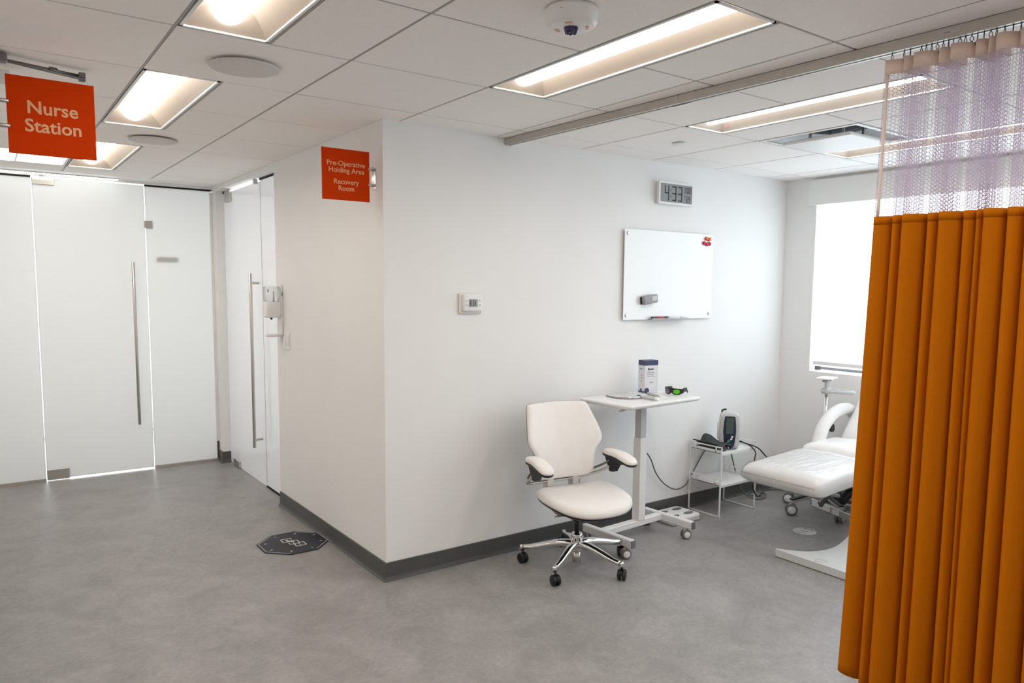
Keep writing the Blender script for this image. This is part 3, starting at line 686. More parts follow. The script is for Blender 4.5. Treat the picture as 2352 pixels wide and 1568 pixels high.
# ------------------------------------------------------------------ curtain track and curtain
def trackx(y): return .772 + (-y)*.034
a_tr = math.atan(.034)
t = thing('curtain_track', 'grey aluminium curtain track running under the bay ceiling', 'curtain track', (trackx(0), 0, H), a_tr)
mb = MB().box(-.019, .019, -4.4, -.012, -.034, -.005).box(-.019, -.006, -4.4, -.012, -.040, -.034).box(.006, .019, -4.4, -.012, -.040, -.034)
obj('rail', mb, 'aluminium', t); obj('end_cap', MB().box(-.021, .021, -.012, -.001, -.042, -.004, .002), 'aluminium', t)
obj('joint_sleeve', MB().box(-.0205, .0205, -1.255, -1.245, -.036, -.005).box(.006, .022, -1.30, -1.20, -.043, -.040), 'steel', t)
for yy in (-.98, -2.36): obj('sticker', MB().box(-.0198, -.0192, yy-.035, yy+.035, -.027, -.014), 'light_grey', t)
text('sticker_print', 'covoc', .009, MW[t.name] @ TR(-.0199, -2.355, -.0205) @ Matrix(((0,0,-1,0),(-1,0,0,0),(0,1,0,0),(0,0,0,1))), 'black_plastic', t, ext=.0002)

cur = thing('privacy_curtain', 'orange privacy curtain with white net top hanging from the ceiling track', 'curtain', (trackx(-2.4), -2.4, 0), 0)
ZTAPE1, ZTAPE0, ZNET0, ZBOT = 2.348, 2.300, 1.826, 0.13
# plan path of the folds, sampled as (s, y, dx): irregular pleats
rnd = random.Random(11)
pleats = [.066, .036, .076, .038, .069, .035, .026, .064, .050, .072, .040, .060]
deps = [.070, .085, .125, .085, .125, .080, .075, .130, .110, .130, .10, .12]
ctl = [(.016, -2.150)]; yy = -2.160
for pw, dp in zip(pleats, deps):
    ctl += [(-dp*.22, yy+.002), (-dp*.33, yy-.12*pw), (-dp*.27, yy-.45*pw), (-dp*.02, yy-.80*pw), (dp*.50, yy-pw+.05*dp), (dp*.74, yy-pw-.10*dp), (dp*.35, yy-pw-.05*dp)]
    yy -= pw
path = [tuple(p[:2]) for p in spline([(a, b, 0) for a, b in ctl], 4, False)]
def cpt(k, z, amp=1.0):
    px, py = path[k]
    f = max(0.0, (ZTAPE1-z)/ZTAPE1)
    spread = 1.0+.05*f
    y = -2.160+(py+2.160)*spread+.046*f**1.4*math.exp(-k/40)+.012*f
    wob = .006*math.sin(3.1*z+k*.06)*f
    return (trackx(py)+px*amp*(1.0+.9*f)+wob, y+wob*.5, z)
def sheet(zs, th=0.0):
    mbx = MB(); n = len(path); vs = []; fs = []
    for z in zs:
        for k in range(n): vs.append(cpt(k, z(k) if callable(z) else z))
    for a in range(len(zs)-1):
        for k in range(n-1): fs.append((a*n+k, a*n+k+1, (a+1)*n+k+1, (a+1)*n+k))
    return mbx.add(vs, fs, True)
def solid(o, th):
    m = o.modifiers.new('solid', 'SOLIDIFY'); m.thickness = th; m.offset = 0
zb = lambda k: .178-.0018*min(k, 34)+.006*math.sin(k*.19)
o = obj('fabric', sheet([ZNET0]+[ZNET0-.02]+[ZNET0-(ZNET0-.2)*q/26 for q in range(1, 27)]+[zb]), 'orange_fabric', cur, True); solid(o, .0016)
o = obj('top_hem', sheet([ZNET0+.002, ZNET0-.026]), 'orange_fabric', cur, True); solid(o, .0030)
o = obj('heading_tape', sheet([ZTAPE1, (ZTAPE1+ZTAPE0)/2, ZTAPE0]), 'tape_cloth', cur, True); solid(o, .0008)
mbx = MB(); vs = []; zz_ = [ZTAPE0-(ZTAPE0-ZNET0)*q/10 for q in range(11)]
for z in zz_: vs += [cpt(8, z), cpt(9, z), cpt(10, z)]
mbx.add(vs, [(3*a+b, 3*a+b+1, 3*a+4+b, 3*a+3+b) for a in range(10) for b in (0, 1)], True)
o = obj('side_tape', mbx, 'tape_beige', cur, True); solid(o, .0022)
# honeycomb net as thin ribbons on the fold surface
arc = [0.0]
for k in range(1, len(path)): arc.append(arc[-1]+math.hypot(path[k][0]-path[k-1][0], path[k][1]-path[k-1][1]))
import bisect
def on_net(s, z):
    s = min(max(s, 0), arc[-1]-1e-6); k = bisect.bisect_right(arc, s)-1; k = min(k, len(path)-2); f = (s-arc[k])/(arc[k+1]-arc[k])
    A = Vector(cpt(k, z)); B = Vector(cpt(k+1, z)); return A.lerp(B, f)
HWX, HWZ = .0115, .0125          # cell pitch
mbx = MB(); r_ = .00085
ncol = int(arc[-1]/HWX)-1; nrow = int((ZTAPE0-ZNET0)/HWZ)
def strand(p, q):
    t_ = (q-p); L = t_.length
    if L < 1e-5: return
    t_ /= L; up = Vector((0,0,1)) if abs(t_.z) < .9 else Vector((0,1,0)); a = t_.cross(up).normalized()*r_; b = t_.cross(a).normalized()*r_
    vs = [p+a, p-a*.5+b*.87, p-a*.5-b*.87, q+a, q-a*.5+b*.87, q-a*.5-b*.87]
    mbx.add(vs, [(0, 1, 4, 3), (1, 2, 5, 4), (2, 0, 3, 5)], True)
for ci in range(ncol):
    s0 = ci*HWX
    for ri in range(nrow+1):
        z0 = ZNET0+ri*HWZ+(HWZ/2 if ci % 2 else 0)
        if z0+HWZ > ZTAPE0+.008: continue
        # each cell owns its left vertical pair and bottom strands
        A = on_net(s0+.333*HWX, z0); B = on_net(s0+HWX, z0); Cc = on_net(s0+1.333*HWX, z0+HWZ/2); D = on_net(s0+HWX, z0+HWZ)
        strand(A, B); strand(B, Cc); strand(Cc, D)
o = obj('net', mbx, 'net_thread', cur, True); o['kind'] = 'stuff'
o['label'] = 'white honeycomb netting'
# hooks
hk = MB()
hk.tube([(.0055*math.cos(2*PI*k/10), 0, -.010+.008*math.sin(2*PI*k/10)) for k in range(10)], .0012, 5, True)
hk.tube([(0, .0055*math.cos(2*PI*k/10), -.026+.0085*math.sin(2*PI*k/10)) for k in range(10)], .0012, 5, True)
hk.cyl(.002, -.004, .006, 6); hk.box(-.004, .004, -.002, .002, .003, .012)
hook0 = None
hyps = [-2.172, -2.212, -2.232, -2.268, -2.283, -2.30, -2.318, -2.336, -2.352, -2.366, -2.386, -2.402, -2.42, -2.437, -2.455, -2.474, -2.490, -2.512, -2.535, -2.556, -2.58, -2.61]
for k, hy in enumerate(hyps):
    M = TR(trackx(hy)-trackx(-2.4), hy+2.4, H-.043) @ RZ(rnd.uniform(-.8, .8))
    if hook0 is None:
        hook0 = obj('hook', hk, 'hook_metal', cur); hook0.matrix_local = M
    else: inst(hook0, cur, M)

# ------------------------------------------------------------------ casters
CAST = {}
def caster(parent, x, y, rot, kind):
    """twin wheel caster standing on the floor: fork with two wheels as sub-parts (discs on the light ones)"""
    R, w_, gap, ztop = {'black': (.030, .017, .004, .078), 'light': (.030, .016, .014, .072), 'big': (.040, .018, .014, .092)}[kind]
    if kind not in CAST:
        f = MB()
        if kind == 'black':
            pts = [(R*.96*math.cos(a), R+R*.96*math.sin(a)) for a in [PI*k/10 for k in range(11)]]
            f.prism([(p[0], p[1]) for p in pts], -gap, gap, RX(PI/2))
            f.cyl(.007, R*1.7, ztop, 10)
        else:
            f.box(-.016, .016, -gap/2, gap/2, R*.55, R*2.05, .004); f.cyl(.009, R*1.9, ztop, 12)
        wh = MB().lathe([(.006, -w_/2), (R*.86, -w_/2), (R, -w_/2+.004), (R, w_/2-.004), (R*.86, w_/2), (.006, w_/2)], 24, RX(PI/2))
        ds = MB().lathe([(.0001, .0022), (R*.66, .0020), (R*.70, 0)], 24)
        CAST[kind] = [mesh('caster', f, 'black_plastic' if kind == 'black' else 'light_grey'), mesh('wheel', wh, 'black_plastic' if kind == 'black' else 'grey_plastic'), mesh('hub_disc', ds, 'white_plastic' if kind != 'black' else 'black_plastic')]
    ms = CAST[kind]
    o = bpy.data.objects.new('caster', ms[0]); C.objects.link(o); o.parent = parent; o.matrix_local = TR(x, y, 0) @ RZ(rot) @ TR(.012, 0, 0)
    for s_ in (-1, 1):
        wob = bpy.data.objects.new('wheel', ms[1]); C.objects.link(wob); wob.parent = o; wob.location = (0, s_*(gap/2+w_/2+(.003 if kind == 'black' else .001)), R)
        if kind != 'black':
            dd = bpy.data.objects.new('hub_disc', ms[2]); C.objects.link(dd); dd.parent = o
            dd.matrix_local = TR(0, s_*(gap/2+w_+.001), R) @ RX(-s_*PI/2)
    return o

# ------------------------------------------------------------------ task chair
ch = thing('task_chair', 'white upholstered swivel task chair with chrome five star base', 'chair', (.985, -.410, 0), math.radians(-9))
RA = math.radians(9+64)
for k in range(5):
    a = RA+k*2*PI/5; ca, sa = math.cos(a), math.sin(a)
    pts = [(.025*ca, .025*sa, .128), (.09*ca, .09*sa, .130), (.17*ca, .17*sa, .116), (.25*ca, .25*sa, .098), (.305*ca, .305*sa, .092)]
    pts = spline(pts, 4, False)
    n = len(pts); lg = obj('base_leg', MB().tube(pts, .02, 12, rs=[.027-.012*q/(n-1) for q in range(n)], flat=.9), 'chrome', ch)
    obj('leg_tip', MB().lathe([(.0135, .074), (.0135, .094), (.011, .103), (.0001, .106)], 14, TR(.316*ca, .316*sa, 0)), 'chrome', lg)
    caster(ch, .316*ca, .316*sa, a+[.6, 2.4, .9, 2.0, 1.2][k], 'black')
obj('hub', MB().lathe([(.026, .085), (.031, .095), (.031, .165), (.034, .170), (.034, .186), (.028, .192)], 24), 'chrome', ch)
obj('column_shroud', MB().lathe([(.020, .022), (.024, .024), (.024, .085)], 20), 'steel', ch)
obj('gas_lift', MB().cyl(.014, .190, .300, 16).lathe([(.024, .262), (.028, .280), (.028, .305)], 18), 'black_plastic', ch)
mech = MB().pad([(x, y) for x, y, z in spline([(-.11, -.17, 0), (.11, -.17, 0), (.15, -.06, 0), (.13, .09, 0), (0, .13, 0), (-.13, .09, 0), (-.15, -.06, 0)], 4)], [(.35, .285), (.55, .300), (.85, .335), (1.0, .365), (1.0, .372)])
obj('mechanism', mech, 'black_plastic', ch)
for sx in (-1, 1):
    obj('link_arm', MB().tube(spline([(sx*.075, -.02, .318), (sx*.095, .04, .308), (sx*.100, .11, .330), (sx*.095, .155, .40), (sx*.090, .150, .47)], 5, False), .013, 10, rs=None, flat=1.4), 'steel', ch)
obj('lever', MB().tube([(-.07, -.03, .315), (-.13, -.03, .312), (-.165, -.035, .316)], .005, 8), 'steel', ch)
so = [(x, y) for x, y, z in spline([(0, -.345, 0), (.13, -.325, 0), (.215, -.255, 0), (.245, -.14, 0), (.245, -.01, 0), (.205, .085, 0), (.11, .125, 0), (0, .13, 0), (-.11, .125, 0), (-.205, .085, 0), (-.245, -.01, 0), (-.245, -.14, 0), (-.215, -.255, 0), (-.13, -.325, 0)], 5)]
def seatfn(x, y, z):
    fy = (y+.345)/.475
    return (x-.012, y*.97, z-.002+.030*(x/.245)**2*min(1, max(0, fy*1.4))*.8 - .024*max(0, (.34-fy)/.34)**2 + .012*max(0, fy-.7)/.3)
obj('seat_pan', MB().pad(so, [(.55, .366), (.86, .370), (.965, .385), (.975, .394), (.93, .396)], seatfn, (0, -.11)), 'black_plastic', ch)
obj('seat', MB().pad(so, [(.93, .394), (.985, .396), (1.0, .408), (.985, .424), (.93, .437), (.82, .443), (.6, .444), (.3, .442)], seatfn, (0, -.11)), 'white_vinyl', ch)
half = [(0, 0), (.11, .003), (.162, .018), (.182, .060), (.186, .120), (.200, .165), (.226, .200), (.236, .235), (.225, .30), (.206, .370), (.194, .408), (.176, .421), (.09, .424), (0, .425)]
bo = [(x, y) for x, y, z in spline([(p[0], p[1], 0) for p in half]+[(-p[0], p[1], 0) for p in half[-2:0:-1]], 4)]
def backfn(u, v, w_):
    y = .072+.30*v-.05*math.sin(min(1, v/.42)*PI)*.6-1.15*u*u
    nx = -2*-1.15*u*.8
    return (u+w_*nx*.3-.055, y-w_+.012, .500+v*.985+w_*.10)
obj('backrest', MB().pad(bo, [(.95, -.002), (1.0, .006), (1.0, .018), (.97, .030), (.88, .037), (.6, .039), (.3, .039)], backfn, (0, .22)), 'white_vinyl', ch)
obj('back_shell', MB().pad(bo, [(.6, -.020), (.93, -.016), (.985, -.008), (1.004, .004), (.99, .008)], backfn, (0, .22)), 'black_plastic', ch)
for sx in (-1, 1):
    q = MB().prism([(-.022, 0), (.030, -.01), (.034, .05), (.012, .105), (-.020, .105)], -.019, .019, TR(sx*.083-.045, .104, .425) @ RZ(PI/2) @ RX(PI/2))
    obj('back_bracket', q, 'steel', ch)
tp = spline([(-.285, -.005, .556), (-.300, .030, .512), (-.270, .075, .488), (-.17, .092, .484), (-.04, .094, .486), (.08, .088, .492), (.165, .060, .512), (.205, .010, .545), (.222, -.02, .572)], 5, False)
obj('arm_tube', MB().tube(tp, .0085, 10), 'steel', ch)
obj('arm_tube', MB().tube([(x*.97, y+.012, z+.026) for x, y, z in tp], .0065, 10), 'dark_steel', ch)
AX = {-1: -.280, 1: .222}
for sx in (-1, 1):
    po = [(x, y) for x, y, z in spline([(0, -.165, 0), (.036, -.150, 0), (.046, -.09, 0), (.044, 0, 0), (.040, .055, 0), (.020, .085, 0), (-.018, .085, 0), (-.036, .055, 0), (-.036, -.04, 0), (-.040, -.12, 0), (-.030, -.155, 0)], 4)]
    fn = lambda x, y, z, s_=sx: (AX[s_]+s_*x*.95+s_*(-.10*min(0, y)), y*1.04-.03, z-.030*max(0, -(y+.02)/.15)**1.6+.004)
    ap = obj('arm_pad', MB().pad(po, [(.9, .617), (1.0, .624), (1.0, .632), (.95, .643), (.78, .648), (.4, .650)], fn, (0, -.03)), 'white_vinyl', ch)
    obj('pad_tray', MB().pad(po, [(.8, .606), (.97, .610), (1.0, .618), (.98, .622)], fn, (0, -.03)), 'black_plastic', ch)
    q = MB().prism([(.075, 0), (.02, -.085), (-.015, -.080), (-.050, -.030), (-.13, -.016), (-.13, -.008)][::-1], -.016, .016, TR(AX[sx], -.03, .612) @ RZ(PI/2) @ RX(PI/2))
    obj('arm_support', q, 'black_plastic', ch)

# ------------------------------------------------------------------ overbed table
tb = thing('rolling_table', 'white adjustable rolling table on a two foot caster base', 'table', (1.608, -.275, 0), math.radians(3.5))
topo = MB()
def rrect(x0, x1, y0, y1, r, k=5):
    out = []
    for cx, cy, a0 in ((x1-r, y0+r, -PI/2), (x1-r, y1-r, 0), (x0+r, y1-r, PI/2), (x0+r, y0+r, PI)):
        for q in range(k+1): a = a0+PI/2*q/k; out.append((cx+r*math.cos(a), cy+r*math.sin(a)))
    return out
rr = rrect(-.345, .325, -.215, .205, .025)
topo.pad(rr, [(.965, .878), (.985, .882), (1.0, .893), (.997, .899), (.985, .901), (.9, .901)])
obj('tabletop', topo, 'white_powder', tb)
obj('under_frame', MB().box(-.20, .20, -.03, .07, .862, .878).box(-.04, .04, -.12, .15, .855, .878), 'light_grey', tb)
obj('release_lever', MB().bar((-.26, -.10, .862), (-.335, -.125, .852), .028, .005), 'white_powder', tb)
col = obj('column', MB().box(-.001, .061, -.005, .055, .112, .640, .003), 'white_powder', tb)
obj('inner_column', MB().box(.004, .056, 0, .050, .640, .862, .002), 'light_grey', col)
obj('cross_beam', MB().box(-.305, .235, .000, .050, .074, .112, .003), 'white_powder', tb)
for fx in (-.315, .245):
    ft = obj('foot', MB().box(fx-.019, fx+.019, -.240, .165, .068, .118, .006), 'white_powder', tb)
    obj('end_cap', MB().box(fx-.018, fx+.018, -.247, -.2395, .069, .117, .005), 'grey_plastic', ft)
    obj('end_cap', MB().box(fx-.018, fx+.018, .1645, .172, .069, .117, .005), 'grey_plastic', ft)
    caster(tb, fx, -.200, 2.65, 'light'); caster(tb, fx, .135, 1.2, 'light')

ZTT = .9015
# hand mirror lying on the table
t = thing('hand_mirror', 'white hand mirror with grey rim lying on the rolling table', 'hand mirror', (1.545, -.205, ZTT), 0)
mo = [(x, y) for x, y, z in spline([(1.445, -.130, 0), (1.50, -.098, 0), (1.575, -.095, 0), (1.632, -.130, 0), (1.640, -.205, 0), (1.610, -.285, 0), (1.545, -.325, 0), (1.475, -.305, 0), (1.436, -.245, 0), (1.432, -.180, 0)], 4)]
obj('rim', MB().pad(mo, [(.93, ZTT), (.99, ZTT+.002), (1.0, ZTT+.006), (.97, ZTT+.009), (.93, ZTT+.0085)]), 'mid_grey', t, True)
obj('mirror_face', MB().pad(mo, [(.92, ZTT+.0085), (.925, ZTT+.0095), (.5, ZTT+.0097)]), 'mirror_glass', t, True)
obj('handle', MB().tube([(1.565, -.315, ZTT+.009), (1.572, -.345, ZTT+.011), (1.580, -.42, ZTT+.012)], .011, 12, rs=[.007, .011, .0115]), 'light_grey', t, True)
obj('handle_end', MB().tube([(1.580, -.42, ZTT+.012), (1.583, -.445, ZTT+.012)], .0115, 12, rs=[.012, .0105]), 'white_plastic', t, True)
t = thing('instrument_wand', 'slim white instrument with a tapered tip beside the mirror handle', 'instrument', (1.70, -.29, ZTT), 0)
obj('body', MB().tube([(1.728, -.215, ZTT+.009), (1.700, -.31, ZTT+.008), (1.690, -.352, ZTT+.007)], .009, 10, rs=[.009, .009, .006]), 'light_grey', t, True)
obj('tip', MB().tube([(1.690, -.352, ZTT+.007), (1.685, -.372, ZTT+.0065)], .005, 8, rs=[.005, .003]), 'white_plastic', t, True)
o = obj('paper_slip', MB().prism([(1.62, -.385), (1.695, -.415), (1.715, -.375), (1.64, -.350)], ZTT+.0005, ZTT+.0015), 'white_plastic')
tag(o, 'small white paper slip at the front of the rolling table', 'paper')
# carton of probe covers
BX = TR(1.741, -.172, ZTT) @ RZ(math.radians(-8))
t = thing('carton', 'white and navy upright carton of probe covers on the rolling table', 'box', (1.79, -.135, ZTT), 0)
bw, bd, bh = .105, .072, .212
obj('box_body', MB().box(0, bw, 0, bd, 0, bh-.032, .0008, 1, BX), 'carton', t, True)
obj('navy_band', MB().box(-.0002, bw+.0002, -.0002, bd+.0002, bh-.032, bh, .001, 1, BX), 'print_navy', t, True)
FB = BX @ TR(0, -.0006, 0) @ RX(PI/2)
text('print', 'Baxter', .0185, FB @ TR(.019, bh-.055, 0), 'print_navy', t, 'LEFT', .0002, 1.0, .25, .0006)
text('print', 'Welch Allyn', .0115, FB @ TR(.018, bh-.077, 0), 'print_grey', t, 'LEFT', .0002, 1.0, 0, .0003)
text('print', 'SureTemp', .0115, FB @ TR(.018, bh-.089, 0), 'print_grey', t, 'LEFT', .0002, 1.0, 0, .0002)
text('print', 'Probe Covers', .0105, FB @ TR(.018, bh-.101, 0), 'print_grey', t, 'LEFT', .0002)
text('print', '250 x', .0125, FB @ TR(.036, bh-.142, 0), 'print_grey', t, 'LEFT', .0002, 1.0, 0, .0003)
FS = BX @ TR(-.0006, bd/2, 0) @ RZ(-PI/2) @ RX(PI/2)
text('print', 'Baxter', .0125, FS @ TR(-.004, bh-.055, 0), 'print_navy', t, 'CENTER', .0002, 1.0, .25)
mb = MB()
for dz in (.118, .098, .078): mb.box(-.0006, 0, bd/2-.003, bd/2+.003, dz-.003, dz+.003, M=BX)
obj('print_dots', mb, 'print_navy', t, True)
obj('print_swirl', MB().lathe([(.010, 0), (.019, 0), (.019, .0005), (.010, .0005)], 20, FB @ TR(.016, .017, 0)).box(-.0007, -.0001, .004, .066, .004, .014, 0, 1, BX).box(-.0007, -.0001, .030, .048, .014, .028, 0, 1, BX), 'print_navy', t, True)
# laser goggles
GL = TR(1.842, -.318, ZTT) @ RZ(math.radians(-72)) @ Matrix.Scale(.85, 4)
t = thing('goggles', 'black laser safety goggles with green lenses on the rolling table', 'goggles', (1.815, -.32, ZTT), 0)
fro = []
for k in range(13):
    u = -1+2*k/12; fro.append(u)
def fpt(u, z, dy=0.0): return (.078*u*(1-.06*abs(u)), .052*(u*u)-.02+dy, z)
vs = []; fs = []
for u in fro:
    lo = .006+.016*max(0, 1-abs(u)/.22)+.014*max(0, abs(u)-.72)/.28; hi = .056-.008*abs(u)
    vs += [fpt(u, lo), fpt(u, hi), fpt(u, hi, .010), fpt(u, lo, .010)]
for k in range(12):
    a = 4*k; b = a+4
    for q in range(4): fs.append((a+q, b+q, b+(q+1) % 4, a+(q+1) % 4))
fs += [(0, 1, 2, 3), (51, 50, 49, 48)]
obj('frame', MB().add(vs, fs, False, GL), 'black_plastic', t, True)
for s_ in (-1, 1):
    us = [s_*q for q in (.20, .34, .48, .62, .74)]; vs = []; fs = []
    for k, u in enumerate(us):
        e = [.5, .9, 1, .9, .45][k]; zc = .030
        vs += [fpt(u, zc-.018*e, -.0012), fpt(u, zc+.016*e, -.0012)]
    for k in range(4): fs.append((2*k, 2*k+1, 2*k+3, 2*k+2))
    obj('lens', MB().add(vs, fs, True, GL), 'lens_green' if s_ > 0 else 'grey_plastic', t, True)  # one lens is grey: its dark reflection is put into the colour
    obj('temple', MB().bar((s_*.072, .030, .040), (s_*.060, .120, .036), .006, .030, GL, .001), 'black_plastic', t, True)
    obj('temple_tip', MB().bar((s_*.060, .120, .034), (s_*.056, .150, .012), .006, .014, GL, .001), 'black_plastic', t, True)

# ------------------------------------------------------------------ power cable along the wall
o = obj('power_cable', MB().tube(spline([(1.640, -.215, .475), (1.80, -.07, .490), (1.906, -.032, .471), (1.963, -.03, .413), (2.013, -.03, .315), (2.098, -.03, .225), (2.211, -.03, .167), (2.324, -.022, .175), (2.391, -.016, .236), (2.525, -.014, .39), (2.60, -.014, .448)], 5, False), .0045, 8), 'cable_grey')
tag(o, 'grey cable drooping along the wall between the rolling table and the wire cart', 'cable')

# ------------------------------------------------------------------ wire side cart
x0, x1, yf, ybk = 2.367, 2.752, -.300, -.026
ct = thing('wire_cart', 'white two tier wire side table against the wall', 'side table', ((x0+x1)/2, (yf+ybk)/2, 0), 0)
rw = .0055
def loop(x, z0, z1): return [(x, yf, z0), (x, ybk, z0), (x, ybk, z1), (x, yf, z1)]
for x in (x0, x1):
    s_ = 1 if x == x0 else -1
    obj('side_frame', MB().bar((x, yf-rw, rw), (x, ybk+rw, rw), .0085, .0085).bar((x, yf, 0), (x, yf, .272), .0085, .0085).bar((x, ybk, 0), (x, ybk, .272), .0085, .0085).bar((x, yf-rw, .272), (x, ybk+rw, .272), .008, .008), 'white_powder', ct, True)
    xi = x+s_*.004
    obj('side_frame', MB().bar((xi, yf, .274), (xi, yf, .492), .008, .008).bar((xi, ybk, .274), (xi, ybk, .492), .008, .008).bar((xi, yf-rw, .492), (xi, ybk+rw, .492), .008, .008), 'white_powder', ct, True)
    for zz in (.225, .452):
        for yy in (yf+.045, ybk-.045): obj('shelf_hook', MB().box(x-.0015, x+.0015, yy-.005, yy+.005, zz, zz+.038), 'white_powder', ct, True)
        obj('bolt', MB().cyl(.005, 0, .004, 10, TR(x-s_*.003, yf+.045, zz+.012) @ RY(-s_*PI/2)), 'dark_steel', ct, True)
for zz in (.222, .448):
    mb = MB().box(x0+.008, x1-.008, yf+.002, ybk-.004, zz, zz+.004).box(x0+.008, x0+.012, yf+.002, ybk-.004, zz, zz+.022).box(x1-.012, x1-.008, yf+.002, ybk-.004, zz, zz+.022)
    mb.box(x0+.012, x1-.012, yf+.002, yf+.005, zz-.012, zz)
    obj('shelf', mb, 'white_powder', ct, True)
ZS = .4525
# vital signs monitor
mq = math.radians(-47); MM = TR(2.575, -.195, ZS) @ RZ(mq)
t = thing('vitals_monitor', 'light grey blood pressure monitor with dark screen panel on the cart', 'monitor', (2.575, -.195, ZS), 0)
mo2 = [(x, y) for x, y, z in spline([(-.062, 0, 0), (-.070, .10, 0), (-.068, .20, 0), (-.058, .238, 0), (0, .252, 0), (.058, .238, 0), (.068, .20, 0), (.070, .10, 0), (.062, 0, 0), (0, -.004, 0)], 4)]
fm = lambda x, y, z: tuple(MM @ Vector((x, -z, y+.006)))
obj('body', MB().pad(mo2, [(.86, -.060), (.95, -.054), (1.0, -.030), (1.0, .030), (.97, .044), (.90, .050), (.5, .052)], fm, (0, .12)), 'light_grey', t, True)
po2 = [(x, y) for x, y, z in spline([(-.026, .008, 0), (-.042, .09, 0), (-.043, .15, 0), (-.036, .218, 0), (-.028, .226, 0), (.028, .226, 0), (.036, .218, 0), (.043, .15, 0), (.042, .09, 0), (.026, .008, 0)], 4)]
obj('front_panel', MB().pad(po2, [(1.0, .046), (1.0, .0530), (.96, .0545), (.5, .0548)], fm, (0, .12)), 'monitor_navy', t, True)
obj('screen', MB().box(-.026, .026, -.0570, -.0552, .108, .222, .001, 1, MM), 'lcd_green', t, True)
for (bx_, bz, br, bm_) in ((.018, .088, .0075, 'white_plastic'), (.012, .072, .0075, 'white_plastic'), (-.004, .056, .011, 'button_green')):
    obj('button', MB().cyl(br, 0, .004, 16, MM @ TR(bx_, -.0545, bz) @ RX(PI/2), .001), bm_, t, True)
obj('brand_line', MB().box(-.016, .016, -.0556, -.0548, .030, .033, M=MM), 'print_grey', t, True)
obj('top_handle', MB().tube(spline([(-.045, .02, .236), (-.05, .03, .262), (-.02, .035, .270)], 4, False), .006, 8, M=MM), 'black_plastic', t, True)
obj('side_holder', MB().box(-.082, -.066, -.02, .03, .06, .18, .006, 2, MM), 'white_plastic', t, True)
# blood pressure cuff
t = thing('pressure_cuff', 'dark grey blood pressure cuff crumpled beside the monitor', 'cuff', (2.44, -.15, ZS), 0)
n1, n2 = 22, 8; vs = []; fs = []
for a in range(n1+1):
    u = a/n1
    for b in range(n2+1):
        v = b/n2
        X = 2.372+.128*u*(.94+.1*v); Yv = -.040-.225*v*(1-.15*u)-.012*u
        Z = ZS+.040*(1-u)**1.2+.014+.016*math.sin(u*10+v*2.2)*(.4+.6*u)*(1-.5*v)+.075*max(0, (u-.45)/.55)**1.4*(1.10-.60*v)+.010*math.sin(v*7)*u
        vs.append((X, Yv, max(Z, ZS+.004)))
for a in range(n1):
    for b in range(n2): k = a*(n2+1)+b; fs.append((k, k+1, k+n2+2, k+n2+1))
o = obj('cuff_band', MB().add(vs, fs, True), 'cuff_fabric', t, True); solid(o, .004)
obj('folded_layer', MB().pad([(x, y) for x, y, z in spline([(2.383, -.20, 0), (2.384, -.06, 0), (2.46, -.045, 0), (2.53, -.12, 0), (2.50, -.24, 0), (2.42, -.262, 0)], 4)], [(.9, ZS+.001), (1.0, ZS+.005), (.98, ZS+.012), (.6, ZS+.016)]), 'cuff_fabric', t, True)
obj('white_edge', MB().tube(spline([(2.566, -.115, ZS+.105), (2.560, -.15, ZS+.055), (2.545, -.205, ZS+.020), (2.52, -.24, ZS+.010)], 4, False), .003, 6), 'white_plastic', t, True)
# monitor cables
t = thing('monitor_cable', 'black looped cable hanging from the monitor in front of the cart', 'cable', (2.66, -.30, .12), 0)
obj('lead', MB().tube(spline([(2.628, -.172, ZS+.052), (2.645, -.205, ZS+.050), (2.690, -.285, ZS+.020), (2.702, -.330, .430), (2.680, -.345, .395), (2.645, -.35, .31), (2.632, -.36, .25), (2.645, -.37, .17), (2.69, -.37, .12), (2.75, -.36, .13), (2.80, -.33, .17)], 6, False), .0045, 8), 'black_plastic', t, True)
obj('lead', MB().tube(spline([(2.640, -.175, ZS+.045), (2.665, -.25, ZS+.035), (2.72, -.33, .46), (2.775, -.355, .405), (2.83, -.37, .35)], 6, False), .0045, 8), 'black_plastic', t, True)
obj('flat_lead', MB().tube(spline([(2.47, -.235, ZS+.004), (2.55, -.265, ZS+.005), (2.62, -.235, ZS+.018), (2.655, -.19, ZS+.045), (2.680, -.13, ZS+.075), (2.668, -.09, ZS+.105)], 6, False), .004, 8), 'cable_grey', t, True)
o = obj('floor_cable', MB().tube(spline([(2.80, -.03, .40), (2.86, -.04, .22), (2.92, -.06, .06), (2.95, -.15, .008), (3.03, -.18, .008), (3.12, -.13, .010), (3.13, -.06, .012), (3.05, -.035, .013), (2.98, -.09, .016), (3.02, -.16, .018), (3.12, -.10, .012), (3.25, -.05, .008), (3.36, -.12, .008)], 6, False), .0045, 8), 'cable_grey')
tag(o, 'grey cable coiled on the floor behind the wire cart', 'cable')

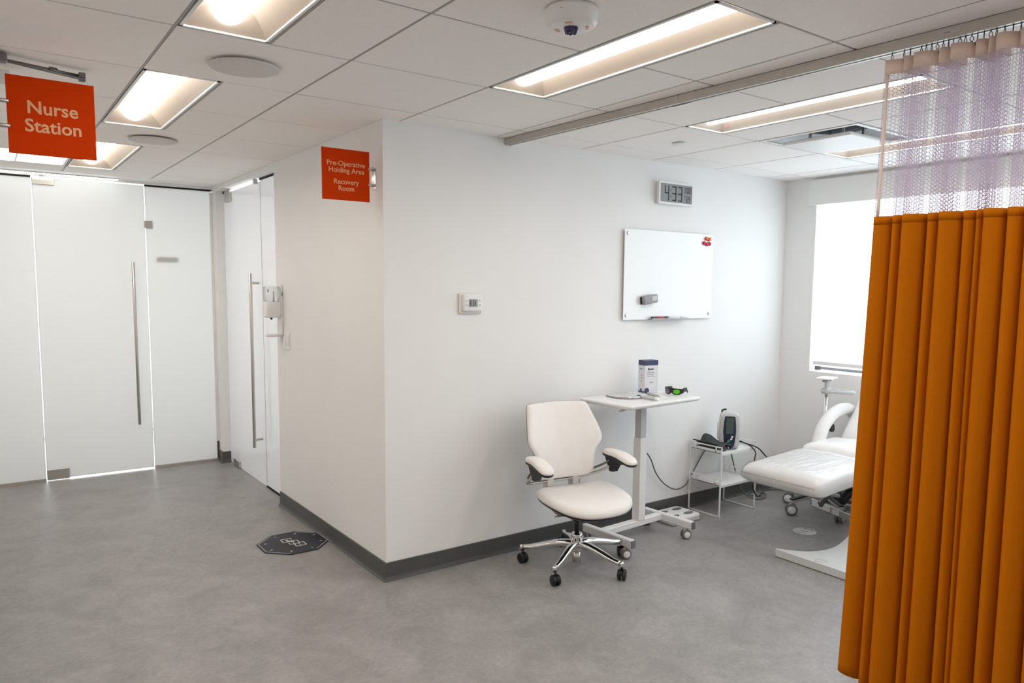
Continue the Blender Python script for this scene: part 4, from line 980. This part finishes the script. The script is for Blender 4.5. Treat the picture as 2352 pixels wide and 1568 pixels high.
# ------------------------------------------------------------------ floor scale
sx0, sx1, sy0, sy1 = 1.955, 2.235, -.255, -.035
t = thing('floor_scale', 'white floor scale with dark foot pads between table and cart', 'scale', ((sx0+sx1)/2, (sy0+sy1)/2, 0), 0)
obj('base', MB().pad(rrect(sx0, sx1, sy0, sy1, .02), [(.95, .002), (.985, .008), (.985, .020), (.95, .022)]), 'light_grey', t, True)
obj('platform', MB().pad(rrect(sx0, sx1, sy0, sy1, .03), [(.96, .020), (1.0, .026), (1.0, .040), (.975, .047), (.9, .048)]), 'white_plastic', t, True)
for (fx, fy) in ((.25, .26), (.75, .26), (.25, .74), (.75, .74)):
    cx, cy = sx0+(sx1-sx0)*fx, sy0+(sy1-sy0)*fy
    obj('foot_pad', MB().pad([(x, y) for x, y, z in spline([(cx-.045, cy, 0), (cx-.01, cy-.024, 0), (cx+.04, cy-.012, 0), (cx+.045, cy+.010, 0), (cx, cy+.022, 0)], 4)], [(1.0, .0478), (1.0, .0492), (.9, .0497)]), 'grey_plastic', t, True)

# ------------------------------------------------------------------ treatment chair (bed)
bd_ = thing('treatment_chair', 'white vinyl treatment chair, leg section wrapped in clear plastic', 'treatment chair', (2.85, -.945, 0), 0)
YM = -.943
def slab(x0, x1, hw0, hw1, z0, z1, th, drop=0.0, n=10, crown=.012):
    """soft mattress section from x0 to x1, top height z0->z1, half widths hw0->hw1"""
    mbx = MB(); K = 20; vs = []; fs = []
    for a in range(n+1):
        u = a/n; x = x0+(x1-x0)*u; hw = hw0+(hw1-hw0)*u; zt = z0+(z1-z0)*u
        e = min(1.0, .42+.58*math.sin(min(1, u/.14)*PI/2)) if u < .14 else (min(1.0, .42+.58*math.sin(min(1, (1-u)/.14)*PI/2)) if u > .86 else 1.0)
        hh = th/2*e; zc = zt-th/2; hwe = hw*(1-.10*(1-e)/.58)
        for k in range(K):
            q = 2*PI*k/K; cc, ss = math.cos(q), math.sin(q)
            yy = hwe*math.copysign(abs(cc)**.28, cc); zz = zc+hh*math.copysign(abs(ss)**.45, ss)+(crown*(1-(yy/hw)**2) if ss > 0 else 0)
            vs.append((x, YM+yy, zz))
    for a in range(n):
        for k in range(K): j = (k+1) % K; fs.append((a*K+k, a*K+j, (a+1)*K+j, (a+1)*K+k))
    fs += [tuple(range(K)), tuple(range((n+1)*K-1, n*K-1, -1))]
    return mbx.add(vs, fs, True)
leg = obj('leg_cushion', slab(2.075, 2.735, .277, .277, .498, .535, .122, n=16), 'bed_vinyl', bd_, True)
obj('plastic_cover', slab(2.068, 2.690, .282, .281, .504, .539, .132, n=16), 'clear_film', leg, True, 'clear plastic cover over the leg cushion')
obj('piping', MB().tube([(2.074, YM-.255, .452), (2.073, YM, .454), (2.074, YM+.255, .452)], .0014, 6), 'light_grey', leg, True)
obj('seat_cushion', slab(2.715, 3.10, .275, .275, .552, .560, .11, n=12, crown=.02), 'bed_vinyl', bd_, True)
bk = MB(); vs = []; fs = []; K = 20
bpth = [(3.045, .545), (3.10, .600), (3.17, .668), (3.24, .74), (3.29, .83), (3.315, .93), (3.325, 1.02)]
for (bx_, bz), hw, th in zip(bpth, [.20, .205, .21, .21, .205, .19, .15], [.05, .085, .095, .095, .09, .08, .03]):
    for k in range(K):
        q = 2*PI*k/K; cc, ss = math.cos(q), math.sin(q); off = th/2*math.copysign(abs(ss)**.5, ss)
        vs.append((bx_+off*.72+.04, YM+hw*math.copysign(abs(cc)**.35, cc), bz-off*.69-.02))
for a in range(len(bpth)-1):
    for k in range(K): j = (k+1) % K; fs.append((a*K+k, a*K+j, (a+1)*K+j, (a+1)*K+k))
fs += [tuple(range(K)), tuple(range(len(bpth)*K-1, (len(bpth)-1)*K-1, -1))]
obj('back_cushion', bk.add(vs, fs, True), 'bed_vinyl', bd_, True)
for sy in (1, -1):
    ya = YM+sy*.262
    ar = obj('armrest', MB().tube(spline([(2.905, ya, .50), (2.925, ya, .56), (2.965, ya, .632), (3.035, ya, .692), (3.12, ya, .728), (3.215, ya, .741), (3.29, ya, .728), (3.335, ya, .70)], 5, False), .043, 14, flat=1.0), 'bed_vinyl', bd_, True)
    obj('adjust_knob', MB().pad([(x, y) for x, y, z in spline([(-.02, -.02, 0), (.012, -.024, 0), (.018, .01, 0), (.006, .03, 0), (-.016, .012, 0)], 4)], [(.9, 0), (1, .004), (1, .016), (.9, .02)], lambda x, y, z, yk=ya-sy*.035: (3.035+x, yk+z, .625+y)), 'black_plastic', ar, True)
    obj('arm_post', MB().bar((2.99, ya, .48), (3.0, ya, .60), .03, .03), 'light_grey', ar, True)
obj('under_frame', MB().box(2.20, 3.10, YM-.20, YM+.20, .392, .418, .004).box(2.62, 3.12, YM-.16, YM+.16, .36, .392, .004), 'light_grey', bd_, True)
for sy in (-1, 1):
    obj('lift_arm', MB().bar((2.74, YM+sy*.12, .16), (3.06, YM+sy*.12, .37), .02, .045), 'dark_steel', bd_, True)
    obj('lift_arm', MB().bar((3.06, YM+sy*.09, .16), (2.80, YM+sy*.09, .37), .02, .045), 'mid_grey', bd_, True)
obj('actuator', MB().tube([(2.80, YM, .20), (3.02, YM, .33)], .028, 14), 'black_plastic', bd_, True)
bb = obj('base_bar', MB().bar((2.895, -.665, .118), (2.735, -1.13, .118), .022, .045, None, .002), 'steel', bd_, True)
dv = Vector((2.735-2.895, -1.13+.665, 0)).normalized(); nv = Vector((dv.y, -dv.x, 0)); 
if nv.x > 0: nv = -nv
for (s0, s1) in ((.015, .20), (.215, .285)):
    A = Vector((2.895, -.665, .118))+dv*s0+nv*.0115; B = Vector((2.895, -.665, .118))+dv*s1+nv*.0115
    obj('sticker', MB().bar(A, B, .001, .036), 'white_plastic', bb, True)
obj('base_rail', MB().box(2.86, 3.12, YM-.17, YM-.13, .06, .10, .003).box(2.90, 3.12, YM+.13, YM+.17, .06, .10, .003).box(3.08, 3.12, YM-.13, YM+.13, .06, .10, .003), 'mid_grey', bd_, True)
for (fx, fy) in ((2.88, YM-.15), (3.10, YM-.15), (3.10, YM+.15), (3.03, YM+.13)):
    obj('base_foot', MB().lathe([(.024, 0), (.026, .006), (.012, .014), (.010, .062)], 16, TR(fx, fy, 0)), 'chrome', bd_, True)

# ------------------------------------------------------------------ mobile pole stand behind the treatment chair
sx, sy = 3.115, -.602
st = thing('pole_stand', 'chrome mobile pole stand with grey handle beside the window', 'stand', (sx, sy, 0), math.radians(168))
for k in range(5):
    a = k*2*PI/5; ca, sa = math.cos(a), math.sin(a)
    lg = obj('base_leg', MB().bar((.03*ca, .03*sa, .125), (.275*ca, .275*sa, .100), .030, .022, None, .003), 'light_grey', st)
    obj('leg_cap', MB().bar((.12*ca, .12*sa, .130), (.283*ca, .283*sa, .1135), .034, .012, None, .003), 'black_plastic', lg)
    caster(st, .262*ca, .262*sa, [-.62, .5, .4, 1.2, 2.2][k], 'big')
obj('hub', MB().cyl(.045, .095, .150, 20, None, .004), 'light_grey', st)
obj('pole', MB().cyl(.0125, .14, .84, 14), 'chrome', st)
obj('pole', MB().cyl(.009, .83, .955, 12).box(-.012, .012, -.008, .008, .86, .95), 'light_grey', st)
hdl = [(x, y) for x, y, z in spline([(-.030, 0, 0), (0, -.045, 0), (.10, -.035, 0), (.165, -.020, 0), (.185, .0, 0), (.165, .030, 0), (.10, .048, 0), (0, .045, 0)], 4)]
hM = RZ(math.radians(118)) 
hp = [tuple(hM @ Vector((x, y, .868))) for x, y in hdl]
obj('push_handle', MB().tube(hp, .0095, 8, True, flat=1.35), 'light_grey', st)
obj('handle_clamp', MB().box(-.026, .026, -.026, .026, .846, .888, .005), 'light_grey', st)
obj('tray', MB().box(-.055, .055, -.085, .085, .955, .963, .002, 1, hM), 'white_powder', st)
for yy in (-.045, .045): obj('tray_clamp', MB().box(-.016, .016, yy-.014, yy+.014, .934, .955, .002, 1, hM), 'mid_grey', st)

# ------------------------------------------------------------------ white equipment base plate and pedestal foot
t = thing('equipment_base', 'pale concave edged floor base plate partly hidden by the orange curtain', 'equipment base', (2.35, -1.50, 0), 0)
q1 = spline([(2.048, -.972), (2.075, -1.02), (2.13, -1.085), (2.215, -1.135), (2.33, -1.160), (2.46, -1.150), (2.60, -1.11)], 5, False) if False else None
cur_pts = [tuple(p[:2]) for p in spline([(2.062, -.975, 0), (2.10, -1.040, 0), (2.165, -1.110, 0), (2.25, -1.150, 0), (2.36, -1.160, 0), (2.50, -1.135, 0), (2.66, -1.085, 0)], 5, False)]
poly = [(2.046, -.980)]+cur_pts+[(2.67, -1.10)]+[(x, -3.0-y) for x, y in cur_pts[::-1]]+[(2.046, -2.02), (2.043, -1.5)]
poly = poly[::-1]
obj('plate', MB().prism(poly, .004, .046), 'base_paint', t, True)
obj('inset_disc', MB().lathe([(.034, .0462), (.034, .0472), (.028, .0476), (.0001, .0476)], 24, TR(2.095, -1.245, 0)), 'light_grey', t, True)
obj('post', MB().cyl(.030, .046, 1.05, 18, TR(2.42, -1.55, 0)), 'base_paint', t, True)
t = thing('pedestal_foot', 'white rounded pedestal foot peeking out below the curtain hem', 'pedestal', (1.215, -1.955, 0), 0)
obj('rim', MB().lathe([(.054, 0), (.055, .006), (.052, .009)], 32), 'black_plastic', t)
obj('dome', MB().lathe([(.052, .009), (.050, .018), (.042, .028), (.028, .036), (.016, .046)], 32), 'white_plastic', t)
obj('stem', MB().cyl(.016, .046, .62, 16), 'white_plastic', t)

# ------------------------------------------------------------------ floor cover plate, floor mat
t = thing('floor_outlet', 'round brushed metal floor cover plate with engraved marks', 'floor outlet', (2.60, -.81, 0), 0)
obj('plate', MB().lathe([(.074, 0), (.074, .003), (.071, .005), (.0001, .0052)], 36), 'light_grey', t)
ring = MB(); 
for (a0, a1) in ((2.3, 3.9), (-.9, .7)):
    pts = [(.052*math.cos(a0+(a1-a0)*k/10), .052*math.sin(a0+(a1-a0)*k/10), .0055) for k in range(11)]; ring.tube(pts, .0022, 6)
obj('engraving', ring.box(-.010, -.004, -.022, .018, .005, .0060).box(-.010, .012, -.022, -.015, .005, .0060), 'dark_steel', t)
t = thing('floor_mat', 'black octagonal floor mat with white logo and numbers near the corridor wall', 'floor mat', (-.205, .868, 0), 0)
R8 = .198/math.cos(PI/8); oc = [(R8*math.cos(PI/8+k*PI/4), R8*math.sin(PI/8+k*PI/4)) for k in range(8)]
obj('mat_sheet', MB().prism(oc, .0005, .005), 'mat_navy', t)
mb = MB()
ob = [(x*.945, y*.945) for x, y in oc]
for k in (2, 3, 4, 6, 7, 0):
    a, b = ob[k], ob[(k+1) % 8]
    if k in (1, 5): continue
    mb.bar((a[0], a[1], .0052), (b[0], b[1], .0052), .0028, .0008)
obj('border_line', mb, 'print_white', t)
mb = MB(); wd = .0065; s_ = .030
for (cx, cy, sides) in ((-.022, .052, 'ltbR'), (.002, .0, 'Ltrb'), (.024, -.052, 'rbTl')):
    for ch_ in sides:
        full = ch_.islower(); k = ch_.lower(); e = s_ if full else s_*.45
        if k == 'l': mb.box(cx-s_-wd/2, cx-s_+wd/2, cy-s_, cy-s_+2*e, .005, .0056)
        if k == 'r': mb.box(cx+s_-wd/2, cx+s_+wd/2, cy+s_-2*e, cy+s_, .005, .0056)
        if k == 't': mb.box(cx+s_-2*e, cx+s_, cy+s_-wd/2, cy+s_+wd/2, .005, .0056)
        if k == 'b': mb.box(cx-s_, cx-s_+2*e, cy-s_-wd/2, cy-s_+wd/2, .005, .0056)
obj('logo_frames', mb, 'print_white', t)
for (cx, cy, c_) in ((-.022, .052, 'B'), (.002, 0, 'T'), (.024, -.052, 'L')):
    text('logo_letter', c_, .036, TR(-.205+cx, .868+cy, .0053), 'print_white', t, ext=.0003, bold=.001)
for k, n_ in enumerate('12341234'):
    a = math.radians(112.5-45*k); text('number', n_, .030, TR(-.205+.163*math.cos(a), .868+.163*math.sin(a), .0053) @ RZ(a-PI/2), 'print_white', t, ext=.0003)
